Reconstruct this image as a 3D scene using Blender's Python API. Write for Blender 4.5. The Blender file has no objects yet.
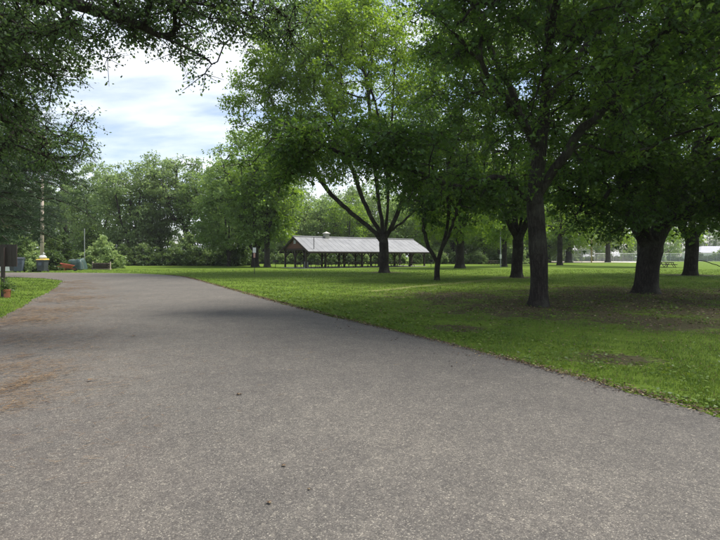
import bpy, math, random
import numpy as np
from mathutils import Vector, noise as mnoise

# ------------------------------------------------------------------ camera, world, sun, exposure
sc = bpy.context.scene
col = sc.collection
CAM_H, F, HZ = 1.65, 486.0, 256.0
cd = bpy.data.cameras.new('camera'); cam = bpy.data.objects.new('camera', cd); col.objects.link(cam)
cam.location = (0, 0, CAM_H); cam.rotation_euler = (math.radians(90), 0, 0)
cd.sensor_width = 36; cd.lens = 36*F/720; cd.shift_y = -14/720; cd.clip_start = 0.05; cd.clip_end = 3000
sc.camera = cam

SUN_EL, SUN_AZ = math.radians(62), math.atan2(0.80, 0.34)
w = bpy.data.worlds.new('World'); sc.world = w; w.use_nodes = True
nt = w.node_tree; nt.nodes.clear()
wo = nt.nodes.new('ShaderNodeOutputWorld'); bg = nt.nodes.new('ShaderNodeBackground')
sky = nt.nodes.new('ShaderNodeTexSky'); sky.sky_type = 'NISHITA'; sky.sun_disc = False
sky.sun_elevation = SUN_EL; sky.sun_rotation = SUN_AZ; sky.air_density = 1.0; sky.dust_density = 1.5
tc = nt.nodes.new('ShaderNodeTexCoord')
sep = nt.nodes.new('ShaderNodeSeparateXYZ'); nt.links.new(tc.outputs['Generated'], sep.inputs[0])
def wmath(op, a, b=None):
    n = nt.nodes.new('ShaderNodeMath'); n.operation = op
    for i, v in enumerate((a, b)):
        if v is None: continue
        if isinstance(v, (int, float)): n.inputs[i].default_value = v
        else: nt.links.new(v, n.inputs[i])
    return n.outputs[0]
zz = wmath('ADD', wmath('MAXIMUM', sep.outputs[2], 0.0), 0.22)
cmb = nt.nodes.new('ShaderNodeCombineXYZ')
nt.links.new(wmath('DIVIDE', sep.outputs[0], zz), cmb.inputs[0]); nt.links.new(wmath('DIVIDE', sep.outputs[1], zz), cmb.inputs[1])
mp = nt.nodes.new('ShaderNodeMapping'); mp.inputs['Scale'].default_value = (0.75, 1.7, 1); mp.inputs['Rotation'].default_value = (0, 0, 0.5)
mp.inputs['Location'].default_value = (0.35, 0.9, 0.0)
nt.links.new(cmb.outputs[0], mp.inputs[0])
cn = nt.nodes.new('ShaderNodeTexNoise'); cn.inputs['Scale'].default_value = 1.25; cn.inputs['Detail'].default_value = 7; cn.inputs['Roughness'].default_value = 0.55
nt.links.new(mp.outputs[0], cn.inputs['Vector'])
cr = nt.nodes.new('ShaderNodeValToRGB'); cr.color_ramp.elements[0].position = 0.40; cr.color_ramp.elements[1].position = 0.62
cr.color_ramp.elements[0].color = (0.05, 0.05, 0.05, 1); cr.color_ramp.elements[1].color = (0.97, 0.97, 0.97, 1)
nt.links.new(cn.outputs['Fac'], cr.inputs[0])
cmix = nt.nodes.new('ShaderNodeMix'); cmix.data_type = 'RGBA'
nt.links.new(cr.outputs[0], cmix.inputs[0]); nt.links.new(sky.outputs[0], cmix.inputs[6]); cmix.inputs[7].default_value = (6.6, 6.9, 7.4, 1)
nt.links.new(cmix.outputs[2], bg.inputs[0]); bg.inputs[1].default_value = 0.105
nt.links.new(bg.outputs[0], wo.inputs[0])

sd = bpy.data.lights.new('sun', 'SUN'); sd.energy = 3.6; sd.angle = math.radians(22); sd.color = (1, 0.955, 0.88)
so = bpy.data.objects.new('sun', sd); col.objects.link(so)
sv = Vector((math.sin(SUN_AZ)*math.cos(SUN_EL), math.cos(SUN_AZ)*math.cos(SUN_EL), math.sin(SUN_EL)))
so.rotation_euler = sv.to_track_quat('Z', 'Y').to_euler(); so.location = (0, 0, 40)
so['kind'] = 'helper'; cam['kind'] = 'helper'

sc.view_settings.view_transform = 'Standard'; sc.view_settings.look = 'None'
sc.view_settings.gamma = 1; sc.view_settings.use_curve_mapping = False
sc.view_settings.exposure = 0.9
sc.render.engine = 'CYCLES'
sc.cycles.use_denoising = True
sc.cycles.max_bounces = 8; sc.cycles.diffuse_bounces = 5; sc.cycles.transmission_bounces = 4; sc.cycles.transparent_max_bounces = 8
sc.cycles.use_fast_gi = False

# ------------------------------------------------------------------ helpers
rng = np.random.default_rng(7)
def gx(px, d): return (px-360)/F*d
def zy(py, d): return CAM_H+(HZ-py)/F*d
def P(px, py, d): return (gx(px, d), d, zy(py, d))
def gnd(px, py):
    d = CAM_H*F/(py-HZ); return (gx(px, d), d)

def np_mesh(name, V, Fc, face_attr=None, smooth=False, mats=(), mat_idx=None):
    """V (n,3); Fc list of int arrays, each (m,k)"""
    me = bpy.data.meshes.new(name)
    if not isinstance(Fc, (list, tuple)): Fc = [Fc]
    Fc = [np.asarray(f, np.int32) for f in Fc if len(f)]
    loops = np.concatenate([f.ravel() for f in Fc]); sizes = np.concatenate([np.full(len(f), f.shape[1], np.int32) for f in Fc])
    starts = np.concatenate([[0], np.cumsum(sizes)[:-1]]).astype(np.int32)
    me.vertices.add(len(V)); me.vertices.foreach_set('co', np.asarray(V, np.float32).ravel())
    me.loops.add(len(loops)); me.loops.foreach_set('vertex_index', loops)
    me.polygons.add(len(sizes)); me.polygons.foreach_set('loop_start', starts); me.polygons.foreach_set('loop_total', sizes)
    me.polygons.foreach_set('use_smooth', np.full(len(sizes), smooth))
    if mat_idx is not None: me.polygons.foreach_set('material_index', np.asarray(mat_idx, np.int32))
    me.update(calc_edges=True)
    if face_attr is not None:
        a = me.attributes.new('rnd', 'FLOAT', 'FACE'); a.data.foreach_set('value', np.asarray(face_attr, np.float32))
    for m in mats: me.materials.append(m)
    return me

def link(name, data, parent=None, loc=None):
    o = bpy.data.objects.new(name, data); col.objects.link(o)
    if parent is not None: o.parent = parent
    if loc is not None: o.location = loc
    return o
def tag(o, label=None, cat=None, group=None, kind=None):
    if label: o['label'] = label
    if cat: o['category'] = cat
    if group: o['group'] = group
    if kind: o['kind'] = kind
    return o
def thing(name, label, cat, loc=(0, 0, 0), rz=0, group=None):
    o = link(name, None, None, loc); o.rotation_euler = (0, 0, rz); o.empty_display_size = 0.2
    return tag(o, label, cat, group)
def copy_tree(o, parent=None):
    c = o.copy(); col.objects.link(c); c.parent = parent
    for ch in list(o.children): copy_tree(ch, c)
    return c

class MB:
    def __init__(s): s.V = []; s.Fs = []
    def add(s, vs, fs):
        n = len(s.V); s.V += [tuple(v) for v in vs]; s.Fs += [tuple(i+n for i in f) for f in fs]; return s
    def box(s, x0, x1, y0, y1, z0, z1):
        return s.add([(x0,y0,z0),(x1,y0,z0),(x1,y1,z0),(x0,y1,z0),(x0,y0,z1),(x1,y0,z1),(x1,y1,z1),(x0,y1,z1)],
                     [(3,2,1,0),(4,5,6,7),(0,1,5,4),(1,2,6,5),(2,3,7,6),(3,0,4,7)])
    def bar(s, a, b, w_, h_, up=(0, 0, 1)):
        a, b = Vector(a), Vector(b); d = (b-a).normalized(); u = Vector(up)
        if abs(d.dot(u)) > .98: u = Vector((0, 1, 0))
        sd_ = d.cross(u).normalized()*w_/2; up_ = sd_.cross(d).normalized()*h_/2
        c = [-sd_-up_, sd_-up_, sd_+up_, -sd_+up_]
        return s.add([a+k for k in c]+[b+k for k in c], [(3,2,1,0),(4,5,6,7),(0,1,5,4),(1,2,6,5),(2,3,7,6),(3,0,4,7)])
    def tube(s, pts, rs, n=8, cap=True):
        pts = [Vector(p) for p in pts]
        if isinstance(rs, (int, float)): rs = [rs]*len(pts)
        base = len(s.V); ref = None
        for i, p in enumerate(pts):
            d = (pts[min(i+1, len(pts)-1)]-pts[max(i-1, 0)]).normalized()
            if ref is None: ref = d.orthogonal().normalized()
            ref = (ref-d*ref.dot(d)).normalized(); bn = d.cross(ref)
            for k in range(n):
                t = 2*math.pi*k/n; s.V.append(tuple(p+(ref*math.cos(t)+bn*math.sin(t))*rs[i]))
        for i in range(len(pts)-1):
            for k in range(n):
                a = base+i*n+k; b = base+i*n+(k+1) % n; s.Fs.append((a, b, b+n, a+n))
        if cap:
            s.Fs.append(tuple(base+k for k in reversed(range(n)))); e = base+(len(pts)-1)*n; s.Fs.append(tuple(e+k for k in range(n)))
        return s
    def lathe(s, prof, n=16, c=(0, 0, 0)):
        return s.tube([(c[0], c[1], c[2]+z) for r, z in prof], [max(r, 1e-3) for r, z in prof], n)
    def build(s, name, m, parent=None, loc=None, bevel=0, smooth=False):
        me = bpy.data.meshes.new(name); me.from_pydata(s.V, [], s.Fs); me.materials.append(m)
        if smooth: me.polygons.foreach_set('use_smooth', [True]*len(me.polygons))
        o = link(name, me, parent, loc)
        if bevel:
            b = o.modifiers.new('bevel', 'BEVEL'); b.width = bevel; b.segments = 2; b.limit_method = 'ANGLE'
        return o

# ------------------------------------------------------------------ materials
def new_mat(name):
    m = bpy.data.materials.new(name); m.use_nodes = True; t = m.node_tree; t.nodes.clear()
    return m, t, t.nodes.new('ShaderNodeOutputMaterial')
def N(t, kind, **kw):
    n = t.nodes.new(kind)
    for k, v in kw.items():
        if k in n.inputs: n.inputs[k].default_value = v
        else: setattr(n, k, v)
    return n
def ramp(t, fac, stops):
    r = t.nodes.new('ShaderNodeValToRGB'); e = r.color_ramp.elements
    while len(e) > 1: e.remove(e[0])
    e[0].position = stops[0][0]; e[0].color = (*stops[0][1], 1)
    for p, c in stops[1:]:
        k = e.new(p); k.color = (*c, 1)
    t.links.new(fac, r.inputs[0]); return r.outputs[0]
def mix(t, fac, a, b, mode='MIX'):
    n = t.nodes.new('ShaderNodeMix'); n.data_type = 'RGBA'; n.blend_type = mode
    for i, v in ((0, fac), (6, a), (7, b)):
        if isinstance(v, (int, float)): n.inputs[i].default_value = v
        elif isinstance(v, tuple): n.inputs[i].default_value = (*v, 1)
        else: t.links.new(v, n.inputs[i])
    return n.outputs[2]
def fmath(t, op, a, b=None, clamp=False):
    n = t.nodes.new('ShaderNodeMath'); n.operation = op; n.use_clamp = clamp
    for i, v in enumerate((a, b)):
        if v is None: continue
        if isinstance(v, (int, float)): n.inputs[i].default_value = v
        else: t.links.new(v, n.inputs[i])
    return n.outputs[0]
def tex_noise(t, vec, scale, detail=4, rough=.5):
    n = N(t, 'ShaderNodeTexNoise', Scale=scale, Detail=detail, Roughness=rough); t.links.new(vec, n.inputs['Vector']); return n.outputs['Fac']
def coords(t, scale=(1, 1, 1)):
    c = t.nodes.new('ShaderNodeTexCoord'); m = t.nodes.new('ShaderNodeMapping'); m.inputs['Scale'].default_value = scale
    t.links.new(c.outputs['Object'], m.inputs[0]); return m.outputs[0]

def surf_mat(name, c1, c2, scale=4, rough=.75, stretch=(1, 1, 1), bump=.15, metallic=0, bscale=None):
    m, t, o = new_mat(name); v = coords(t, stretch)
    f = tex_noise(t, v, scale, 6, .6); c = ramp(t, f, [(.3, c1), (.7, c2)])
    b = N(t, 'ShaderNodeBsdfPrincipled', Roughness=rough, Metallic=metallic); t.links.new(c, b.inputs['Base Color'])
    if bump:
        bf = tex_noise(t, v, bscale or scale*4, 5, .6); bn = N(t, 'ShaderNodeBump', Strength=bump, Distance=.02); t.links.new(bf, bn.inputs['Height']); t.links.new(bn.outputs[0], b.inputs['Normal'])
    t.links.new(b.outputs[0], o.inputs[0]); return m

def leaf_mat(name, stops, trans=.35, gloss=.025, boost=1.5):
    m, t, o = new_mat(name)
    a = N(t, 'ShaderNodeAttribute', attribute_name='rnd'); c = ramp(t, a.outputs['Fac'], stops)
    oi = t.nodes.new('ShaderNodeObjectInfo')
    d = t.nodes.new('ShaderNodeBsdfDiffuse'); tr = t.nodes.new('ShaderNodeBsdfTranslucent')
    hs = N(t, 'ShaderNodeHueSaturation', Saturation=1.05); hs.inputs['Hue'].default_value = .485; hs.inputs['Value'].default_value = boost
    t.links.new(c, d.inputs[0]); t.links.new(c, hs.inputs['Color']); t.links.new(hs.outputs[0], tr.inputs[0])
    mx = N(t, 'ShaderNodeMixShader', Fac=trans); t.links.new(d.outputs[0], mx.inputs[1]); t.links.new(tr.outputs[0], mx.inputs[2])
    g = N(t, 'ShaderNodeBsdfGlossy', Roughness=.45); g.inputs[0].default_value = (.8, .85, .9, 1)
    m2 = N(t, 'ShaderNodeMixShader', Fac=gloss); t.links.new(mx.outputs[0], m2.inputs[1]); t.links.new(g.outputs[0], m2.inputs[2])
    t.links.new(m2.outputs[0], o.inputs[0]); return m

def bark_mat(name, c1, c2, moss=(.105, .105, .082)):
    m, t, o = new_mat(name); v = coords(t, (1, 1, .16)); v2 = coords(t, (1, 1, .45))
    def ridged(vec, sc_, det): return fmath(t, 'MULTIPLY', fmath(t, 'ABSOLUTE', fmath(t, 'SUBTRACT', tex_noise(t, vec, sc_, det, .6), .5)), 4.0)
    a = ridged(v, 13, 4); b_ = ridged(v2, 30, 4); n2 = tex_noise(t, coords(t), 1.1, 4, .6); n3 = tex_noise(t, coords(t), 5, 4, .6)
    h = fmath(t, 'ADD', fmath(t, 'MULTIPLY', fmath(t, 'MINIMUM', a, 1.0), .65), fmath(t, 'MULTIPLY', b_, .35))
    c = ramp(t, h, [(.05, tuple(k*.45 for k in c1)), (.35, c1), (.95, c2)])
    c = mix(t, .5, c, ramp(t, n3, [(.3, (.55, .55, .55)), (.7, (1, 1, 1))]), 'MULTIPLY')
    c = mix(t, fmath(t, 'MULTIPLY', ramp(t, n2, [(.48, (0, 0, 0)), (.66, (1, 1, 1))]), .4), c, moss)
    b = N(t, 'ShaderNodeBsdfPrincipled', Roughness=.95); t.links.new(c, b.inputs['Base Color']); b.inputs['Specular IOR Level'].default_value = .2
    bn = N(t, 'ShaderNodeBump', Strength=.9, Distance=.05); t.links.new(h, bn.inputs['Height']); t.links.new(bn.outputs[0], b.inputs['Normal'])
    t.links.new(b.outputs[0], o.inputs[0]); return m

M = {}
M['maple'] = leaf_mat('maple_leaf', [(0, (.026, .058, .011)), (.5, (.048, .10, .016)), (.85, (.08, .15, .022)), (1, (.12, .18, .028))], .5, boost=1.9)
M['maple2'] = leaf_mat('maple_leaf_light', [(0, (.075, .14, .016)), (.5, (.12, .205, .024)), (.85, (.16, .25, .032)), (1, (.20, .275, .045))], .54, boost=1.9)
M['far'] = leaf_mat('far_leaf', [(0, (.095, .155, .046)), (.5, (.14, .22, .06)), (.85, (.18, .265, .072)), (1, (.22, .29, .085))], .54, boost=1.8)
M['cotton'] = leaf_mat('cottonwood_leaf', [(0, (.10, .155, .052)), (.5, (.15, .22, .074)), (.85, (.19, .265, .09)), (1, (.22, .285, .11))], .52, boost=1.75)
M['oak'] = leaf_mat('oak_leaf', [(0, (.035, .065, .022)), (.5, (.058, .105, .032)), (.9, (.09, .145, .042)), (1, (.11, .12, .05))], .48, boost=1.8)
M['pine'] = leaf_mat('pine_needle', [(0, (.026, .05, .024)), (.6, (.045, .08, .034)), (.93, (.07, .10, .045)), (1, (.14, .10, .06))], .25)
M['shrub'] = leaf_mat('shrub_leaf', [(0, (.04, .075, .02)), (.6, (.075, .125, .03)), (1, (.11, .16, .045))], .42)
M['brightshrub'] = leaf_mat('light_shrub_leaf', [(0, (.17, .25, .09)), (.6, (.24, .33, .12)), (1, (.30, .38, .16))], .5, boost=1.6)
M['bark'] = bark_mat('maple_bark', (.042, .035, .030), (.10, .086, .075))
M['bark2'] = bark_mat('grey_bark', (.075, .068, .06), (.17, .155, .14))
M['grassblade'] = leaf_mat('grass_blade', [(0, (.045, .08, .013)), (.5, (.088, .15, .021)), (.80, (.135, .21, .033)), (.90, (.18, .23, .055)), (.94, (.22, .18, .09)), (1, (.16, .11, .06))], .35, .03)
M['weed'] = leaf_mat('weed_leaf', [(0, (.055, .10, .014)), (.6, (.095, .155, .02)), (1, (.14, .20, .035))], .3, .02)
M['litter'] = leaf_mat('litter', [(0, (.08, .052, .03)), (.5, (.16, .10, .055)), (.85, (.26, .165, .085)), (1, (.34, .24, .13))], .1, .02)
M['darklitter'] = leaf_mat('dark_litter', [(0, (.045, .032, .024)), (.7, (.11, .07, .045)), (.85, (.20, .15, .08)), (1, (.30, .25, .15))], .1, .02)
M['wood_dark'] = surf_mat('stained_wood', (.022, .015, .012), (.045, .030, .023), 3, .75, (6, 6, 1))
M['wood_red'] = surf_mat('gable_siding', (.10, .042, .028), (.15, .07, .045), 3, .8, (1, 1, 5))
M['roof'] = surf_mat('metal_roof', (.135, .138, .145), (.215, .218, .225), .7, .5, (1, 1, 1), .03, .0)
M['vent'] = surf_mat('vent_metal', (.36, .35, .32), (.46, .45, .41), 3, .5, bump=.03)
M['concrete'] = surf_mat('concrete', (.30, .29, .27), (.42, .41, .38), 2, .9)
M['table'] = surf_mat('table_wood', (.20, .16, .12), (.30, .25, .19), 4, .8, (1, 8, 8))
M['iron'] = surf_mat('black_iron', (.018, .018, .02), (.035, .033, .033), 8, .6, bump=.05)
M['galv'] = surf_mat('galvanised', (.30, .31, .32), (.42, .43, .44), 5, .45, bump=.04, metallic=.4)
M['pole'] = surf_mat('weathered_pole', (.36, .29, .23), (.54, .46, .38), 4, .85, (6, 6, .5))
M['paleplastic'] = surf_mat('white_plastic', (.70, .70, .68), (.80, .80, .78), 3, .5, bump=.03)
M['cart'] = surf_mat('dark_plastic', (.03, .036, .045), (.05, .058, .07), 3, .5, bump=.03)
M['cartblue'] = surf_mat('slate_plastic', (.055, .075, .105), (.085, .11, .145), 3, .5, bump=.03)
M['yellow'] = surf_mat('yellow_plastic', (.62, .42, .06), (.72, .50, .09), 3, .5, bump=.03)
M['red'] = surf_mat('faded_red', (.36, .075, .055), (.46, .12, .09), 3, .5, bump=.04)
M['tarp'] = surf_mat('teal_tarp', (.018, .05, .047), (.07, .11, .10), 2.2, .5, (1, 1, 3), bump=.6, bscale=5)
M['terra'] = surf_mat('terracotta', (.38, .13, .075), (.48, .19, .11), 5, .85)
M['signboard'] = surf_mat('brown_board', (.028, .020, .018), (.05, .037, .032), 4, .7, (8, 8, 1), bump=.1)
M['white'] = surf_mat('white_paint', (.72, .72, .70), (.80, .80, .78), 3, .6, bump=.03)
M['orange'] = surf_mat('pale_red_paint', (.50, .25, .20), (.56, .33, .27), 3, .6, bump=.03)
M['housewall'] = surf_mat('white_siding', (.70, .70, .70), (.78, .78, .78), 1, .7, (1, 1, 8), .05)
M['shingle'] = surf_mat('grey_shingle', (.30, .30, .33), (.40, .40, .43), 3, .9)
M['glass'] = surf_mat('dark_glass', (.02, .025, .03), (.03, .035, .04), 2, .1, bump=0)
M['log'] = surf_mat('split_log', (.035, .026, .02), (.075, .055, .04), 8, .9)
M['sand'] = surf_mat('infield_sand', (.50, .42, .33), (.62, .54, .44), .6, .95)
M['yard'] = surf_mat('yellow_post', (.30, .22, .10), (.40, .30, .15), 3, .8)

def chain_link():
    m, t, o = new_mat('chain_link'); c = t.nodes.new('ShaderNodeTexCoord'); s = N(t, 'ShaderNodeSeparateXYZ'); t.links.new(c.outputs['Object'], s.inputs[0])
    a = fmath(t, 'ADD', s.outputs[0], s.outputs[2]); b = fmath(t, 'SUBTRACT', s.outputs[0], s.outputs[2])
    def line(k): return fmath(t, 'LESS_THAN', fmath(t, 'FRACT', fmath(t, 'MULTIPLY', k, 9.0)), .09)
    f = fmath(t, 'MAXIMUM', line(a), line(b))
    tr = t.nodes.new('ShaderNodeBsdfTransparent'); d = N(t, 'ShaderNodeBsdfPrincipled', Roughness=.5, Metallic=.3); d.inputs['Base Color'].default_value = (.42, .44, .46, 1)
    mx = t.nodes.new('ShaderNodeMixShader'); t.links.new(f, mx.inputs[0]); t.links.new(tr.outputs[0], mx.inputs[1]); t.links.new(d.outputs[0], mx.inputs[2])
    t.links.new(mx.outputs[0], o.inputs[0]); return m
M['chain'] = chain_link()

BARE = [(5.9, 15.9, 6.0), (12.8, 21.6, 8.5), (9.6, 18.6, 7.5), (17.5, 21, 6), (4, 20, 4), (7.5, 12.3, 3.2), (4.1, 7.8, 1.0), (10.5, 14.5, 4), (2.2, 11.2, 1.0), (12.1, 37.4, 3.0), (2.4, 49, 3.2), (28.6, 42, 4)]
def ground_mat():
    m, t, o = new_mat('lawn'); v = coords(t)
    n1 = tex_noise(t, v, .22, 5, .6); n2 = tex_noise(t, v, 2.3, 5, .65); n3 = tex_noise(t, v, 28, 4, .7)
    g = ramp(t, n1, [(.3, (.080, .135, .014)), (.55, (.12, .19, .018)), (.75, (.15, .21, .026))])
    g = mix(t, .55, g, ramp(t, n2, [(.3, (.055, .095, .013)), (.6, (.115, .185, .020)), (.8, (.155, .21, .035))]))
    g = mix(t, .6, g, ramp(t, n3, [(.3, (.040, .065, .012)), (.5, (.11, .17, .020)), (.75, (.17, .235, .04))]))
    soil = ramp(t, tex_noise(t, v, 14, 5, .7), [(.3, (.050, .038, .026)), (.6, (.095, .073, .050)), (.8, (.14, .105, .07))])
    sx = N(t, 'ShaderNodeSeparateXYZ'); t.links.new(v, sx.inputs[0])
    mask = None
    for (bx, by, br) in BARE:
        dx = fmath(t, 'SUBTRACT', sx.outputs[0], bx); dy = fmath(t, 'SUBTRACT', sx.outputs[1], by)
        dd = fmath(t, 'SQRT', fmath(t, 'ADD', fmath(t, 'MULTIPLY', dx, dx), fmath(t, 'MULTIPLY', dy, dy)))
        k = fmath(t, 'SUBTRACT', 1.0, fmath(t, 'DIVIDE', dd, br), True)
        mask = k if mask is None else fmath(t, 'MAXIMUM', mask, k)
    mk = fmath(t, 'ADD', mask, fmath(t, 'MULTIPLY', fmath(t, 'SUBTRACT', tex_noise(t, v, .8, 5, .7), .57), 2.4))
    mk = ramp(t, mk, [(.12, (0, 0, 0)), (.42, (1, 1, 1))])
    # narrow paler yellow-green strip crossing the lawn from (0.5,22.8) towards (12,38)
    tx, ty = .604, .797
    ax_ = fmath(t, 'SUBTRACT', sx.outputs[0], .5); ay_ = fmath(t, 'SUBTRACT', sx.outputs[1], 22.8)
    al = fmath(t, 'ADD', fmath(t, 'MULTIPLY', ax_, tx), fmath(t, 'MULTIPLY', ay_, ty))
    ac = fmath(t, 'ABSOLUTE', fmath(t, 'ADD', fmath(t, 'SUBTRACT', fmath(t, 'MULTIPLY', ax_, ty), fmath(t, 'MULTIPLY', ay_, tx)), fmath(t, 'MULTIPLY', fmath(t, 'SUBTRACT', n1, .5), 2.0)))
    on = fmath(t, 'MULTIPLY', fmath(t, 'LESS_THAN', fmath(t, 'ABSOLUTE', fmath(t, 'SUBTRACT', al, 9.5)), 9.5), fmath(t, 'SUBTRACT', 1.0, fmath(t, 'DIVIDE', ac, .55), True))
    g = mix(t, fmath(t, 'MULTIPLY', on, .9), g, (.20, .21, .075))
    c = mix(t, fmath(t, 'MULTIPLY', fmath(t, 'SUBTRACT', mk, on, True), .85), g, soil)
    c = mix(t, .6, c, ramp(t, tex_noise(t, v, 5.5, 6, .75), [(.3, (.5, .5, .48)), (.68, (1.2, 1.2, 1.2))]), 'MULTIPLY')
    b = N(t, 'ShaderNodeBsdfPrincipled', Roughness=.95); t.links.new(c, b.inputs['Base Color']); b.inputs['Specular IOR Level'].default_value = .1
    bn = N(t, 'ShaderNodeBump', Strength=.8, Distance=.05); t.links.new(n3, bn.inputs['Height']); t.links.new(bn.outputs[0], b.inputs['Normal'])
    t.links.new(b.outputs[0], o.inputs[0]); return m

def road_mat():
    m, t, o = new_mat('chip_seal_asphalt'); v = coords(t)
    vo = N(t, 'ShaderNodeTexVoronoi', Scale=150); t.links.new(v, vo.inputs['Vector'])
    sp = N(t, 'ShaderNodeSeparateColor'); t.links.new(vo.outputs['Color'], sp.inputs[0])
    chips = ramp(t, sp.outputs[0], [(0, (.058, .056, .054)), (.35, (.092, .088, .085)), (.7, (.13, .124, .117)), (.92, (.19, .18, .163)), (1, (.42, .40, .35))])
    vo2 = N(t, 'ShaderNodeTexVoronoi', Scale=38); t.links.new(v, vo2.inputs['Vector'])
    sp2 = N(t, 'ShaderNodeSeparateColor'); t.links.new(vo2.outputs['Color'], sp2.inputs[0])
    c = mix(t, .3, chips, ramp(t, sp2.outputs[1], [(0, (.06, .057, .054)), (.6, (.115, .109, .102)), (.95, (.16, .15, .137)), (1, (.30, .28, .24))]))
    big = tex_noise(t, v, .35, 5, .6); mid = tex_noise(t, v, 2.2, 5, .65)
    c = mix(t, .55, c, ramp(t, big, [(.3, (.55, .54, .55)), (.7, (1.0, .96, .91))]), 'MULTIPLY')
    c = mix(t, .45, c, ramp(t, mid, [(.3, (.66, .65, .66)), (.65, (1.05, 1.04, 1.02))]), 'MULTIPLY')
    fine = tex_noise(t, v, 9, 6, .75); c = mix(t, .5, c, ramp(t, fine, [(.3, (.68, .67, .66)), (.7, (1.2, 1.16, 1.08))]), 'MULTIPLY')
    c = mix(t, 1.0, c, (1.13, 1.12, 1.09), 'MULTIPLY')
    # pinkish-brown litter stain along the left margin
    sx = N(t, 'ShaderNodeSeparateXYZ'); t.links.new(v, sx.inputs[0])
    # signed distance from the left edge line, through (-9.3,12.5) heading (-.467,.884)
    e = fmath(t, 'ADD', fmath(t, 'MULTIPLY', fmath(t, 'ADD', sx.outputs[0], 9.3), .884), fmath(t, 'MULTIPLY', fmath(t, 'SUBTRACT', sx.outputs[1], 12.5), .467))
    st = fmath(t, 'SUBTRACT', 1.0, fmath(t, 'DIVIDE', e, 3.2), True)
    st = fmath(t, 'MULTIPLY', st, ramp(t, tex_noise(t, v, .9, 6, .7), [(.38, (0, 0, 0)), (.62, (1, 1, 1))]))
    c = mix(t, fmath(t, 'MULTIPLY', st, .33), c, (.15, .105, .082))
    cr_ = N(t, 'ShaderNodeTexVoronoi', Scale=.55, feature='DISTANCE_TO_EDGE'); wv = t.nodes.new('ShaderNodeVectorMath'); wv.operation = 'MULTIPLY_ADD'; wv.inputs[1].default_value = (1.2, 1.2, 0)
    wn = N(t, 'ShaderNodeTexNoise', Scale=1.1, Detail=5); t.links.new(v, wn.inputs['Vector']); t.links.new(wn.outputs['Color'], wv.inputs[0]); t.links.new(v, wv.inputs[2]); t.links.new(wv.outputs[0], cr_.inputs['Vector'])
    crk = fmath(t, 'MULTIPLY', fmath(t, 'LESS_THAN', cr_.outputs['Distance'], .004), ramp(t, tex_noise(t, v, .5, 3), [(.52, (0, 0, 0)), (.6, (1, 1, 1))]))
    c = mix(t, fmath(t, 'MULTIPLY', crk, .55), c, (.06, .05, .048))
    b = N(t, 'ShaderNodeBsdfPrincipled', Roughness=.88); t.links.new(c, b.inputs['Base Color']); b.inputs['Specular IOR Level'].default_value = .3
    h = fmath(t, 'ADD', fmath(t, 'MULTIPLY', vo.outputs['Distance'], -1.0), fmath(t, 'MULTIPLY', sp.outputs[1], .6))
    bn = N(t, 'ShaderNodeBump', Strength=.55, Distance=.008); t.links.new(h, bn.inputs['Height']); t.links.new(bn.outputs[0], b.inputs['Normal'])
    t.links.new(b.outputs[0], o.inputs[0]); return m
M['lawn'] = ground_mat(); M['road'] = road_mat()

# ------------------------------------------------------------------ ground and road
g = 900
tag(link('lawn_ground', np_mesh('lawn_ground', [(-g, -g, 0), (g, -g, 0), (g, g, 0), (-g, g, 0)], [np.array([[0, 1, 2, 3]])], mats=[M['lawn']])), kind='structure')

def spline(pts, n):
    pts = [Vector(p) for p in pts]; out = []
    ps = [2*pts[0]-pts[1]]+pts+[2*pts[-1]-pts[-2]]
    for i in range(1, len(ps)-2):
        p0, p1, p2, p3 = ps[i-1:i+3]
        for k in range(n):
            s = k/n
            out.append(.5*((2*p1)+(p2-p0)*s+(2*p0-5*p1+4*p2-p3)*s*s+(-p0+3*p1-3*p2+p3)*s**3))
    out.append(pts[-1]); return out
RIGHT = [(11.5, -10), (6.3, .2), (3.73, 5.04), (1.95, 8.5), (-1.9, 15.4), (-5.8, 22.9), (-11.6, 34.2), (-14.6, 39.4), (-19, 44.2), (-26, 47.4), (-40, 48.6), (-75, 49)]
LEFT = [(2.6, -10), (-2.8, .2), (-5.35, 5.04), (-7.2, 8.5), (-10.8, 15.4), (-14.6, 22.9), (-18.2, 29.6), (-20.4, 33.0), (-24.5, 36.5), (-30, 38.3), (-42, 39.6), (-75, 40)]
random.seed(3)
rr = spline([(x, y, 0) for x, y in RIGHT], 40); ll = spline([(x, y, 0) for x, y in LEFT], 40)
def jag(p, i, s): 
    a = mnoise.noise(Vector((i*.33, s, 0)))*.10+mnoise.noise(Vector((i*1.1, s+3, 0)))*.05+mnoise.noise(Vector((i*.06, s+9, 0)))*.10; return (p.x+a, p.y+a*.5, 0)
NS = 9; V = []
for i, (a, b) in enumerate(zip(ll, rr)):
    a = Vector(jag(a, i, 1.5)); b = Vector(jag(b, i, 4.5))
    for k in range(NS):
        s = k/(NS-1); p = a.lerp(b, s); V.append((p.x, p.y, .008+.07*math.sin(math.pi*s)*.9))
fs = [(i*NS+k, i*NS+k+1, (i+1)*NS+k+1, (i+1)*NS+k) for i in range(len(ll)-1) for k in range(NS-1)]
me = np_mesh('road', np.array(V), [np.array(fs)], smooth=True, mats=[M['road']]); tag(link('road', me), kind='structure')
RR = np.array([(p.x, p.y) for p in rr]); LL = np.array([(p.x, p.y) for p in ll])
ROADPOLY = np.concatenate([LL, RR[::-1]])
def in_poly(x, y, poly):
    ins = np.zeros(len(x), bool); j = len(poly)-1
    for i in range(len(poly)):
        xi, yi = poly[i]; xj, yj = poly[j]
        c = ((yi > y) != (yj > y)) & (x < (xj-xi)*(y-yi)/(yj-yi+1e-12)+xi); ins ^= c; j = i
    return ins
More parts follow.
